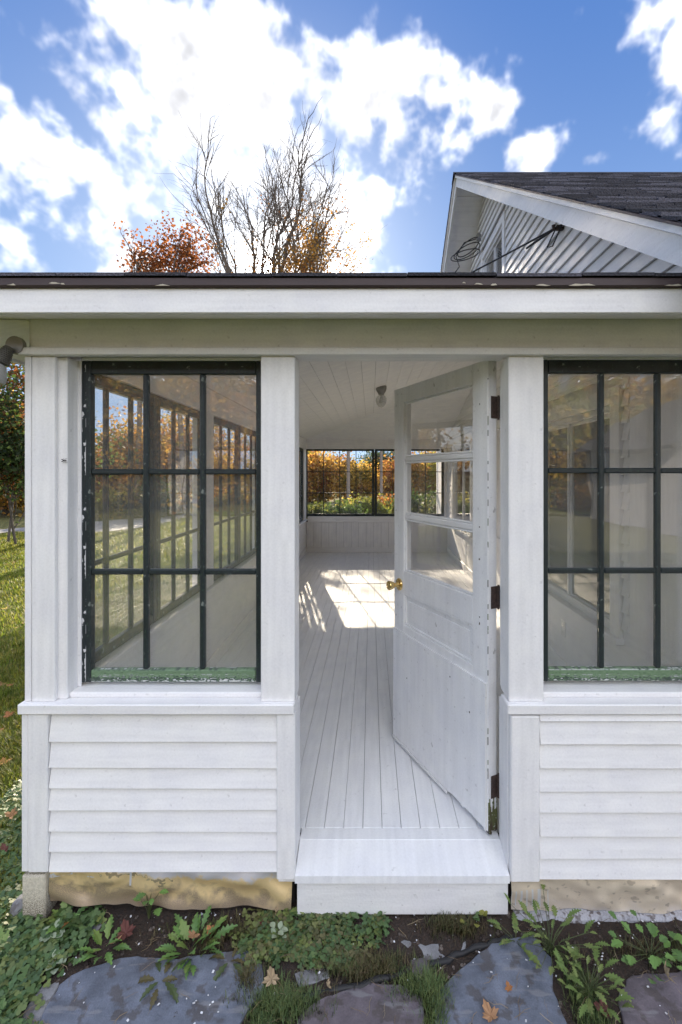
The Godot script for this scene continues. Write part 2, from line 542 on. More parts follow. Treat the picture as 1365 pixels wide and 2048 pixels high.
func sky_at(az: float, el: float) -> Color:   # degrees; the colour as the eye would expose it
	var a := deg_to_rad(az)
	var e := deg_to_rad(el)
	var d := Vector3(sin(a) * cos(e), sin(e), -cos(a) * cos(e))
	var away := rad_to_deg(acos(clampf(d.dot(SUN.normalized()), -1, 1)))
	var up := clampf(d.y, 0.0, 1.0)
	var c := Color(0.045, 0.14, 0.42).lerp(Color(0.50, 0.70, 0.96), pow(1.0 - up, 2.2))
	c = c.lerp(Color(0.75, 0.84, 0.98), 0.55 * exp(-pow(away / 17.0, 2.0)))
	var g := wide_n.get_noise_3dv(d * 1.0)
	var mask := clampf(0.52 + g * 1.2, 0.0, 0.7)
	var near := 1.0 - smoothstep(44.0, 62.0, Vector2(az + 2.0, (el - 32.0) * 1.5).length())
	if near > 0.0:
		var s := 0.0
		for b in BLOBS:
			var q := Vector2((az - b[0]) / b[2], (el - b[1]) / b[3]).length_squared()
			if q < 6.0:
				s = maxf(s, b[4] * exp(-q * 0.75)) + 0.05 * b[4] * exp(-q * 0.75)
		mask = lerpf(mask, minf(s, 0.62) * 1.05 - 0.05, near)
	var puff := cloud_n.get_noise_3dv(d * 5.2 + Vector3(wide_n.get_noise_3dv(d * 9.0), wide_n.get_noise_3dv(d * 9.0 + Vector3(7, 0, 0)), 0.0) * 0.12)
	var curl := wisp_n.get_noise_3dv(d * 15.0) * 0.55 + wisp_n.get_noise_3dv(d * 34.0 + Vector3(3, 1, 2)) * 0.32
	var thick := mask + puff * 0.85 + curl * 0.55 - 0.22
	var cover := smoothstep(-0.02, 0.56, thick)
	cover = pow(cover, 1.5)
	var lit := cloud_n.get_noise_3dv(d * 5.2 + Vector3(-0.05, 0.14, 0.0)) - cloud_n.get_noise_3dv(d * 5.2)
	var body := smoothstep(0.25, 0.95, thick)
	var tone := clampf(0.72 + wide_n.get_noise_3dv(d * 3.5) * 1.1 + curl * 0.45 + puff * 0.3, 0.0, 1.3)
	var behind := smoothstep(45.0, 110.0, away)       # clouds lit from our side, brightened beyond that to fill the shaded porch front
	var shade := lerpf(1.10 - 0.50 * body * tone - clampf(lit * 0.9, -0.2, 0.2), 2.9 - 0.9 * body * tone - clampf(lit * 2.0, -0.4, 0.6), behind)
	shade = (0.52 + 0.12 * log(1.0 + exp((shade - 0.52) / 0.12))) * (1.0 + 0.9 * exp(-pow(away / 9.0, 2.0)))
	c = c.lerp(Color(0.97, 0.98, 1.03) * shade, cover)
	var glare := 0.9 * exp(-pow(away / 8.0, 2.0)) + 6.0 * exp(-pow(away / 2.4, 2.0)) + 60.0 * exp(-pow(away / 0.8, 2.0))
	return Color(c.r + glare, c.g + glare * 0.97, c.b + glare * 0.90) * 1.42

func make_sky() -> PanoramaSkyMaterial:
	cloud_n = FastNoiseLite.new()
	cloud_n.seed = 5
	cloud_n.frequency = 1.0
	cloud_n.fractal_octaves = 6
	cloud_n.fractal_gain = 0.55
	wisp_n = FastNoiseLite.new()
	wisp_n.seed = 8
	wisp_n.frequency = 1.0
	wisp_n.fractal_octaves = 4
	wide_n = FastNoiseLite.new()
	wide_n.seed = 12
	wide_n.frequency = 1.0
	wide_n.fractal_octaves = 3
	var W := 3072
	var H := 1536
	var lw := 512
	var lh := 256
	var low := PackedFloat32Array()
	low.resize(lw * lh * 3)
	var k := 0
	for y in lh:
		var el := 90.0 - (y + 0.5) * 180.0 / lh
		for x in lw:
			var az := (x + 0.5) * 360.0 / lw
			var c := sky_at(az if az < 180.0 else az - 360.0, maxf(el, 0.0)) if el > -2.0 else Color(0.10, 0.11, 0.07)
			low[k] = c.r / EXPOSURE
			low[k + 1] = c.g / EXPOSURE
			low[k + 2] = c.b / EXPOSURE
			k += 3
	var im := Image.create_from_data(lw, lh, false, Image.FORMAT_RGBF, low.to_byte_array())
	im.resize(W, H, Image.INTERPOLATE_CUBIC)
	# the part round the sun again, cell by cell
	var x0 := -390
	var x1 := 340
	var y0 := 330
	var y1 := 650
	var fine := PackedFloat32Array()
	fine.resize((x1 - x0) * (y1 - y0) * 3)
	k = 0
	for y in range(y0, y1):
		for x in range(x0, x1):
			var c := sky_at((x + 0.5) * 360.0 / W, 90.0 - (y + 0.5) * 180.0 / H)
			fine[k] = c.r / EXPOSURE
			fine[k + 1] = c.g / EXPOSURE
			fine[k + 2] = c.b / EXPOSURE
			k += 3
	var fi := Image.create_from_data(x1 - x0, y1 - y0, false, Image.FORMAT_RGBF, fine.to_byte_array())
	im.blit_rect(fi, Rect2i(-x0, 0, x1, y1 - y0), Vector2i(0, y0))
	im.blit_rect(fi, Rect2i(0, 0, -x0, y1 - y0), Vector2i(W + x0, y0))
	var m := PanoramaSkyMaterial.new()
	m.panorama = ImageTexture.create_from_image(im)
	return m

# ---------------------------------------------------------------- the porch
# a glazed sash of small panes: one part (its outer frame) whose children are glazing bars and panes.
# Local x runs along its width, y up, +z outward; its origin is the lower left corner of its outer face.
func sash(parent: Node3D, at: Vector3, turn: float, w: float, h: float, cols: int, rows: int, look: String, stile := 0.044, head := 0.052, foot := 0.05, bar := 0.022, thick := 0.034) -> MeshInstance3D:
	var st := new_st()
	add_box(st, Vector3(0, 0, -thick), Vector3(stile, h, 0), 0.003)
	add_box(st, Vector3(w - stile, 0, -thick), Vector3(w, h, 0), 0.003)
	add_box(st, Vector3(stile, h - head, -thick + 0.001), Vector3(w - stile, h, -0.001), 0.003)
	if look != "worn":
		add_box(st, Vector3(stile, 0, -thick + 0.001), Vector3(w - stile, foot, -0.001), 0.003)
	var o := mi("window", done(st), M["green_dark"], parent, at)
	o.rotation.y = turn
	if look == "worn":
		board("bottom_rail", o, Vector3(stile, 0, -thick + 0.001), Vector3(w - stile, foot, -0.001), M["green_worn"], 0.004)
	var pw := (w - 2 * stile - (cols - 1) * bar) / cols
	var ph := (h - head - foot - (rows - 1) * bar) / rows
	for i in cols - 1:
		var x := stile + (i + 1) * pw + i * bar
		board("glazing_bar", o, Vector3(x, foot, -thick + 0.006), Vector3(x + bar, h - head, -0.004), M["green_dark"], 0.006)
	for j in rows - 1:
		var y := foot + (j + 1) * ph + j * bar
		for i in cols:
			var x := stile + i * (pw + bar)
			board("glazing_bar", o, Vector3(x, y, -thick + 0.006), Vector3(x + pw, y + bar, -0.004), M["green_dark"], 0.006)
	for i in cols:
		for j in rows:
			var x := stile + i * (pw + bar)
			var y := foot + j * (ph + bar)
			board("pane", o, Vector3(x - 0.002, y - 0.002, -thick * 0.5 - 0.0015), Vector3(x + pw + 0.002, y + ph + 0.002, -thick * 0.5 + 0.0015), M["glass"], 0.0002)
	if look == "worn":  # two extra glass sheets added behind the panes to strengthen their reflections
		board("added_mirror_pane", o, Vector3(stile * 0.5, foot * 0.5, -thick - 0.006), Vector3(w - stile * 0.5, h - head * 0.5, -thick - 0.003), M["glass"], 0.0002)
		board("added_mirror_pane", o, Vector3(stile * 0.5, foot * 0.5, -thick - 0.016), Vector3(w - stile * 0.5, h - head * 0.5, -thick - 0.013), M["glass"], 0.0002)
	return o

func clapboards(parent: Node3D, x0: float, x1: float, tops: Array, m: Array) -> void:   # the edges' heights, from the top edge down
	for i in tops.size() - 1:
		var t: float = tops[i] + (0.012 if i > 0 else 0.0)
		var b: float = tops[i + 1]
		var st := new_st()
		var tilt := rng.randf_range(-0.0015, 0.0015)
		var a0: float = x0 + rng.randf_range(0.0, 0.004)
		prism(st, [Vector2(-1.806, t), Vector2(-1.7985, t), Vector2(-1.7810, b + 0.0012), Vector2(-1.7895, b), Vector2(-1.806, t - 0.03)], Vector3(a0, tilt, 0), Vector3(x1, -tilt, 0), Vector3(0, 0, 1), Vector3.UP)
		mi("clapboard", done(st), m[i % m.size()], parent)

func flashing(parent: Node3D, x0: float, x1: float, y_top: float, feet: Array, which: int, sd: int) -> void:
	var n := FastNoiseLite.new()
	n.seed = sd
	n.frequency = 5.0
	n.fractal_octaves = 2
	var st := new_st()
	var cols := 70
	var rows := 12
	var pos := func(i: int, j: int) -> Vector3:
		var u := float(i) / cols
		var v := float(j) / rows
		var k := u * (feet.size() - 1)
		var f0: float = feet[mini(int(k), feet.size() - 1)]
		var f1: float = feet[mini(int(k) + 1, feet.size() - 1)]
		var foot := lerpf(f0, f1, k - int(k))
		var x := lerpf(x0, x1, u)
		var y := lerpf(y_top, foot, v)
		return Vector3(x, y, -1.806 + n.get_noise_2d(x, y * 1.5) * 0.020 * smoothstep(0.0, 0.3, v) + 0.006 * v)
	for i in cols:
		for j in rows:
			for q in [[i, j], [i + 1, j], [i + 1, j + 1], [i, j], [i + 1, j + 1], [i, j + 1]]:
				st.set_uv(Vector2(float(q[0]) / cols, float(q[1]) / rows))
				st.set_smooth_group(0)
				st.add_vertex(pos.call(q[0], q[1]))
	st.generate_normals()
	mi("flashing", done(st), M["flashing%d" % which], parent)

func roof_y(x: float, z: float) -> float:    # upper face of the hipped porch roof
	return 2.352 + 0.26 * minf(x + 1.70, minf(-1.56 - z, z + 9.05))

func make_porch() -> void:
	rng.seed = 7
	var p := thing("enclosed_porch", "white clapboard porch with dark green sash windows and its door standing ajar", "porch", Vector3(0.12, 0, FRONT))
	var o := -p.position
	porch = p
	# --- lower front walls
	var wh: Array = [M["white_h"], M["white_h"], M["white_h"]]
	var lower := board("front_wall", p, o + Vector3(-1.30, 0.165, NEAR_IN), o + Vector3(-0.361, 0.771, -1.8075), M["white_v"])
	var wall_l := lower
	var tops_l := [0.771, 0.6611, 0.5609, 0.4819, 0.399, 0.3162, 0.241, 0.162]
	sub_shift(wall_l, func(q): clapboards(q, -1.236, -0.36, tops_l, wh))
	var wall_r := board("front_wall", p, o + Vector3(0.602, 0.134, NEAR_IN), o + Vector3(1.75, 0.771, -1.8075), M["white_v"])
	var tops_r := [0.771, 0.740, 0.6515, 0.559, 0.4704, 0.3895, 0.297, 0.2142, 0.133]
	sub_shift(wall_r, func(q): clapboards(q, 0.647, 1.75, tops_r, wh))
	shift = o
	# --- trim of the lower walls
	B("corner_board", p, -1.3105, -1.236, 0.164, 0.771, -1.808, -1.777, "white_v", 0.003)
	B("corner_board", p, -1.338, -1.3125, 0.164, 0.771, -1.93, -1.779, "white_v", 0.004)
	B("corner_footing", p, -1.336, -1.246, -0.06, 0.152, -1.90, -1.778, "footing", 0.006)
	B("trim_board", p, -0.36, -0.289, 0.136, 0.771, -1.808, -1.777, "white_v", 0.003)
	B("trim_board", p, 0.535, 0.647, 0.126, 0.762, -1.808, -1.776, "white_v", 0.005)
	# --- sill boards that cap the lower walls
	B("wall_cap", p, -1.345, -0.2915, 0.7715, 0.811, -1.86, -1.767, "white_h", 0.004)
	B("wall_cap", p, 0.520, 1.75, 0.7715, 0.811, -1.86, -1.767, "white_h", 0.004)
	B("window_sill", p, -1.181, -0.4234, 0.8115, 0.832, -1.93, -1.822, "white_h", 0.004)
	B("window_sill", p, 0.666, 1.44, 0.8115, 0.832, -1.93, -1.822, "white_h", 0.004)
	# --- posts and casings
	B("corner_post", p, -1.333, -1.308, 0.8115, 2.143, -1.93, -1.789, "white_v", 0.003)
	B("corner_post", p, -1.306, -1.216, 0.8115, 2.143, -1.8095, -1.79, "white_v", 0.003)
	B("window_casing", p, -1.306, -1.181, 0.8115, 2.143, -1.93, -1.81, "white_v", 0.003)
	B("door_post", p, -0.4234, -0.2925, 0.8115, 2.143, -1.90, FRONT, "white_v", 0.003)
	B("door_post", p, 0.531, 0.666, 0.8115, 2.143, -1.90, FRONT, "white_v", 0.003)
	B("door_jamb", p, -0.36, -0.2925, 0.10, 0.7715, -1.925, -1.8085, "white_v", 0.003)
	B("door_jamb", p, 0.531, 0.6, 0.10, 0.7715, -1.925, -1.8085, "white_v", 0.003)
	B("door_jamb", p, -0.4234, -0.297, 0.8115, 2.143, -1.93, -1.9005, "white_v", 0.003)
	B("door_jamb", p, 0.5355, 0.666, 0.8115, 2.143, -1.93, -1.9005, "white_v", 0.003)
	B("window_casing", p, 1.429, 1.53, 0.8115, 2.143, -1.93, FRONT, "white_v", 0.003)
	B("window_stop", p, -1.181, -1.166, 0.832, 2.143, -1.879, -1.872, "white_v", 0.002)
	B("window_stop", p, -1.166, -0.4234, 2.1452, 2.158, -1.93, -1.872, "white_h", 0.002)
	B("window_stop", p, 0.666, 1.429, 2.1492, 2.160, -1.93, -1.872, "white_h", 0.002)
	# --- header, frieze and eave
	B("header_board", p, -1.346, 1.56, 2.143, 2.1705, -1.808, -1.768, "white_h", 0.003)
	B("header_beam", p, -1.33, 1.455, 2.162, 2.34, NEAR_IN, -1.8095, "white_h", 0.002)
	B("frieze_board", p, -1.309, 1.56, 2.171, 2.30, -1.809, -1.79, "white_h", 0.002)
	B("lintel", p, -0.297, 0.5355, 2.155, 2.1618, -1.93, -1.81, "white_h", 0.001)
	var s0 := new_st()
	hexa(s0, [o + Vector3(-1.70, 2.2325, -1.588), o + Vector3(1.56, 2.2325, -1.588), o + Vector3(1.56, 2.284, -1.7895), o + Vector3(-1.33, 2.284, -1.7895)],
		[o + Vector3(-1.70, 2.25, -1.588), o + Vector3(1.56, 2.25, -1.588), o + Vector3(1.56, 2.30, -1.7895), o + Vector3(-1.33, 2.30, -1.7895)])
	mi("soffit", done(s0), M["white_h"], p)
	var s1 := new_st()
	hexa(s1, [o + Vector3(-1.685, 2.2325, -1.60), o + Vector3(-1.34, 2.285, -1.81), o + Vector3(-1.34, 2.285, -9.0), o + Vector3(-1.685, 2.2325, -9.0)],
		[o + Vector3(-1.685, 2.25, -1.60), o + Vector3(-1.34, 2.30, -1.81), o + Vector3(-1.34, 2.30, -9.0), o + Vector3(-1.685, 2.25, -9.0)])
	mi("soffit", done(s1), M["white_h"], p)
	B("fascia", p, -1.70, 1.56, 2.232, 2.3145, -1.587, -1.567, "white_h", 0.002)
	B("fascia", p, -1.72, -1.70, 2.222, 2.3145, -9.05, -1.567, "white_h", 0.002)
	B("fascia", p, -1.70, 1.455, 2.232, 2.3145, -9.05, -9.03, "white_h", 0.002)
	B("drip_edge", p, -1.735, 1.56, 2.3148, 2.346, -1.587, -1.552, "drip_brown", 0.004)
	B("drip_edge", p, -1.735, -1.70, 2.3148, 2.346, -9.05, -1.5875, "drip_brown", 0.004)
	# flakes of old paint left along the drip edge
	rng.seed = 19
	for q in [[-1.075, 2.3245, 0.045], [-1.035, 2.3225, 0.014], [-1.215, 2.3195, 0.03], [0.345, 2.3225, 0.03], [0.40, 2.319, 0.022], [0.66, 2.3185, 0.09], [0.55, 2.318, 0.05], [0.98, 2.318, 0.06], [-0.72, 2.3175, 0.05], [0.305, 2.3265, 0.012]]:
		var fl := new_st()
		var lo := []
		var hi := []
		for k in 7:
			var t := float(k) / 6.0 if k < 4 else 1.0 - float(k - 3) / 4.0
			var e := Vector3(q[0] + q[2] * (float(k) / 3.0 if k < 4 else 1.0 - (k - 3) / 4.0), q[1] + (rng.randf_range(-0.0025, 0.0) if k < 4 else rng.randf_range(0.001, 0.005)), 0)
			lo.append(o + e + Vector3(0, 0, -1.5525))
			hi.append(o + e + Vector3(0, 0, -1.5512))
		for k in 5:
			hexa(fl, [lo[0], lo[k + 1], lo[k + 2]], [hi[0], hi[k + 1], hi[k + 2]])
		mi("paint_flake", done(fl), M["old_paint"], p)
	# --- roof: four planes with thickness, shingle edge standing proud
	var hz := -1.56 - 3.155
	var fz := -9.05 + 3.155
	var st := new_st()
	for side in [[Vector2(-1.70, -1.56), Vector2(1.455, hz), Vector2(1.455, fz), Vector2(-1.70, -9.05)], [Vector2(-1.70, -1.56), Vector2(1.455, -1.56), Vector2(1.455, hz), Vector2(1.455, hz)], [Vector2(-1.70, -9.05), Vector2(1.455, -9.05), Vector2(1.455, fz), Vector2(1.455, fz)]]:
		var lo := []
		var hi := []
		for q in side:
			lo.append(o + Vector3(q.x, roof_y(q.x, q.y) - 0.032, q.y))
			hi.append(o + Vector3(q.x, roof_y(q.x, q.y) - 0.004, q.y))
		hexa(st, lo, hi)
	mi("roof", done(st), M["shingle0"], p)
	var x := -1.745
	rng.seed = 17
	while x < 1.44:     # the first course along the eave, one shingle after another
		var w := minf(rng.randf_range(0.20, 0.31), 1.455 - x)
		var dy := rng.randf_range(-0.0015, 0.002)
		var e := new_st()
		hexa(e, [o + Vector3(x, 2.3465 + dy, -1.545), o + Vector3(x + w - 0.003, 2.3465 + dy, -1.545), o + Vector3(x + w - 0.003, 2.400 + dy, -1.75), o + Vector3(x, 2.400 + dy, -1.75)],
			[o + Vector3(x, 2.3575 + dy, -1.545), o + Vector3(x + w - 0.003, 2.3575 + dy, -1.545), o + Vector3(x + w - 0.003, 2.412 + dy, -1.75), o + Vector3(x, 2.412 + dy, -1.75)])
		mi("shingle", done(e), M["shingle%d" % rng.randi_range(0, 2)], p)
		x += w
	# --- windows of the front
	sash(p, o + Vector3(-1.176, 0.8455, -1.878), 0.0, 0.756, 1.299, 3, 3, "worn")
	board("smeared_paint", p, o + Vector3(-1.1655, 0.8455, -1.8805), o + Vector3(-1.150, 2.13, -1.8765), M["green_smeared"], 0.001)
	sash(p, o + Vector3(0.673, 0.850, -1.878), 0.0, 0.756, 1.299, 3, 3, "worn")
	# --- threshold, flashing, foundation ledge
	B("threshold", p, -0.2925, 0.5305, 0.10, 0.1905, -1.968, -1.9035, "floor_white", 0.003)
	var tr := new_st()
	hexa(tr, [o + Vector3(-0.2895, 0.1255, -1.774), o + Vector3(0.5305, 0.1255, -1.774), o + Vector3(0.5305, 0.150, -1.903), o + Vector3(-0.2895, 0.150, -1.903)],
		[o + Vector3(-0.2895, 0.1535, -1.7745), o + Vector3(0.5305, 0.1535, -1.7745), o + Vector3(0.5305, 0.1895, -1.903), o + Vector3(-0.2895, 0.1895, -1.903)])
	mi("door_step", done(tr), M["floor_white"], p)
	B("step_riser", p, -0.283, 0.527, -0.004, 0.1245, -1.81, -1.784, "worn_white", 0.003)
	B("step_core", p, -0.28, 0.52, -0.05, 0.098, -1.968, -1.83, "groove", 0.002)
	shift_part(p, func(q): flashing(q, -1.243, -0.307, 0.166, [0.032, 0.022, 0.012, 0.009, 0.007, 0.007], 0, 3), o)
	shift_part(p, func(q): flashing(q, 0.545, 1.75, 0.136, [-0.002, -0.004, -0.004, -0.002], 1, 4), o)
	B("foundation_ledge", p, 0.552, 1.75, -0.07, -0.006, -1.90, -1.772, "concrete", 0.008)
	B("foundation", p, -1.235, -0.30, -0.2, 0.1645, -1.92, -1.845, "groove", 0.004)
	B("foundation", p, 0.545, 1.75, -0.0055, 0.1335, -1.92, -1.845, "groove", 0.004)
	# --- floor
	var fl2 := board("floor", p, o + Vector3(LEFT_IN, 0.12, FAR_IN), o + Vector3(RIGHT_IN, 0.168, -1.969), M["groove"])
	rng.seed = 23
	var bx := -0.034 - 0.0815 * 15
	while bx < RIGHT_IN:
		var a := maxf(bx + rng.randf_range(0.0004, 0.0016), LEFT_IN + 0.001)
		var b := minf(bx + 0.0815 - rng.randf_range(0.0004, 0.0014), RIGHT_IN - 0.001)
		if b - a > 0.01:
			sub(fl2, "floor_board", Vector3(a, 0.1685, FAR_IN + 0.001), Vector3(b, FLOOR + rng.randf_range(-0.0006, 0.0006), -1.9695), "floor_white", 0.0012)
		bx += 0.0815
	# --- left wall with its eight sashes
	var lw := board("side_wall", p, o + Vector3(-1.31, -0.02, -8.93), o + Vector3(LEFT_IN, 0.80, -1.9305), M["white_h"])
	B("inner_sill", p, -1.345, -1.195, 0.8005, 0.826, FAR_IN, -1.9305, "white_v", 0.004)
	B("wall_plate", p, -1.33, LEFT_IN, 2.146, 2.335, -8.93, -1.9305, "white_h", 0.002)
	sub(lw, "baseboard", Vector3(LEFT_IN - 0.001, FLOOR + 0.001, FAR_IN), Vector3(LEFT_IN + 0.016, FLOOR + 0.10, -1.932), "white_h", 0.003)
	for i in 7:   # clapboards outside
		var c := new_st()
		var yb := 0.76 - 0.105 * (i + 1)
		prism(c, [Vector2(-1.309, yb + 0.115), Vector2(-1.316, yb + 0.115), Vector2(-1.328, yb), Vector2(-1.309, yb)], Vector3(0, 0, -8.93), Vector3(0, 0, -1.935), Vector3(1, 0, 0), Vector3.UP)
		shift_mesh("clapboard", c, "white_h", lw)
	var z := -1.945
	for bay in 4:
		for k in 2:
			sash(p, o + Vector3(-1.275, 0.832, z - 0.755), -PI / 2, 0.752, 1.312, 3, 3, "")
			z -= 0.757
		z -= 0.005
		if bay < 3:
			B("window_post", p, -1.33, LEFT_IN, 0.8265, 2.1455, z - 0.165, z, "white_v", 0.003)
			z -= 0.170
	B("window_post", p, -1.33, LEFT_IN, 0.8265, 2.1455, FAR_IN, z, "white_v", 0.003)
	# --- far wall with two broad sashes
	var fw := board("end_wall", p, o + Vector3(-1.31, -0.02, -8.93), o + Vector3(RIGHT_IN, 0.80, FAR_IN - 0.022), M["groove"])
	B("end_sill", p, -1.195, RIGHT_IN, 0.765, 0.875, -8.95, FAR_IN + 0.03, "white_h", 0.006)
	sub(fw, "baseboard", Vector3(LEFT_IN, FLOOR + 0.001, FAR_IN - 0.021), Vector3(RIGHT_IN, FLOOR + 0.095, FAR_IN + 0.012), "white_h", 0.004)
	rng.seed = 29
	var wx := LEFT_IN + 0.002
	while wx < RIGHT_IN - 0.02:
		var w := minf(0.142, RIGHT_IN - wx)
		sub(fw, "wainscot_board", Vector3(wx + 0.0012, FLOOR + 0.09, FAR_IN - 0.0215), Vector3(wx + w - 0.0012, 0.765, FAR_IN + rng.randf_range(-0.002, 0.001)), "white_v", 0.003)
		wx += 0.142
	B("end_header", p, -1.33, RIGHT_IN, 2.155, 2.36, -8.93, FAR_IN, "white_h", 0.003)
	B("end_casing", p, -1.33, -1.253, 0.875, 2.155, -8.93, FAR_IN + 0.01, "white_v", 0.003)
	B("end_casing", p, 1.396, RIGHT_IN, 0.875, 2.155, -8.93, FAR_IN + 0.01, "white_v", 0.003)
	sash(p, o + Vector3(0.068, 0.876, -8.90), PI, 1.32, 1.278, 4, 3, "", 0.045, 0.035, 0.045, 0.014)
	sash(p, o + Vector3(1.394, 0.876, -8.90), PI, 1.32, 1.278, 4, 3, "", 0.045, 0.035, 0.045, 0.014)
	make_ceiling(p, o)
	make_door(p, o)

var porch: Node3D
var shift := Vector3.ZERO

func B(called: String, p: Node3D, x0: float, x1: float, y0: float, y1: float, z0: float, z1: float, m: String, bevel := 0.002) -> MeshInstance3D:
	return board(called, p, shift + Vector3(x0, y0, z0), shift + Vector3(x1, y1, z1), M[m], bevel)

# a piece of a part, given in world coordinates
func sub(part: Node3D, called: String, a: Vector3, b: Vector3, m: String, bevel := 0.0015) -> MeshInstance3D:
	var off := -part.position - (part.get_parent() as Node3D).position
	return board(called, part, a + off, b + off, M[m], bevel)

func shift_mesh(called: String, st: SurfaceTool, m: String, part: Node3D) -> MeshInstance3D:
	return mi(called, done(st), M[m], part, -part.position - (part.get_parent() as Node3D).position)

func sub_shift(part: Node3D, f: Callable) -> void:
	var before := part.get_child_count()
	f.call(part)
	for i in range(before, part.get_child_count()):
		(part.get_child(i) as Node3D).position += -part.position - (part.get_parent() as Node3D).position

func shift_part(p: Node3D, f: Callable, o: Vector3) -> void:
	var before := p.get_child_count()
	f.call(p)
	for i in range(before, p.get_child_count()):
		(p.get_child(i) as Node3D).position += o

func make_ceiling(p: Node3D, o: Vector3) -> void:
	var x0 := LEFT_IN
	var x1 := RIGHT_IN
	var zn := NEAR_IN
	var zf := FAR_IN
	var run := x1 - x0
	var cy := func(t: float) -> float: return 2.335 + 0.26 * t
	# the sheet above the boards
	var st := new_st()
	var up := Vector3(0, 0.018, 0)
	for f in [[[x0, zn, 0.0], [x1, zn - run, run], [x1, zf + run, run], [x0, zf, 0.0]], [[x0, zn, 0.0], [x1, zn, 0.0], [x1, zn - run, run], [x1, zn - run, run]], [[x0, zf, 0.0], [x1, zf, 0.0], [x1, zf + run, run], [x1, zf + run, run]]]:
		var lo := []
		var hi := []
		for q in f:
			lo.append(o + Vector3(q[0], cy.call(q[2]) + 0.014, q[1]))
			hi.append(o + Vector3(q[0], cy.call(q[2]) + 0.026, q[1]))
		hexa(st, lo, hi)
	var c := mi("ceiling", done(st), M["groove"], p)
	var w := 0.127
	var g := 0.0013
	var plank := func(a: Array, b: Array, c2: Array, d: Array) -> void:
		var s := new_st()
		var lo := []
		var hi := []
		for q in [a, b, c2, d]:
			lo.append(o + Vector3(q[0], cy.call(q[2]), q[1]))
			hi.append(o + Vector3(q[0], cy.call(q[2]) + 0.0135, q[1]))
		hexa(s, lo, hi)
		mi("ceiling_board", done(s), M["white_v"] if absf(a[2] - d[2]) > 0.001 and absf(a[0] - b[0]) < 0.2 and absf(a[1] - c2[1]) > 0.5 else M["white_h"], c)
	var t := 0.0
	while t < run - 0.01:
		var e := minf(t + w, run)
		var a := t + g
		var b := e - g
		# along the long slope
		if zn - a > zf + b:
			plank.call([x0 + a, zn - a, a], [x0 + b, zn - b, b], [x0 + b, zf + b, b], [x0 + a, zf + a, a])
		# the two hips
		plank.call([x0 + a + 0.003, zf + a, a], [x1, zf + a, a], [x1, zf + b, b], [x0 + b + 0.003, zf + b, b])
		plank.call([x0 + a + 0.003, zn - a, a], [x1, zn - a, a], [x1, zn - b, b], [x0 + b + 0.003, zn - b, b])
		t += w

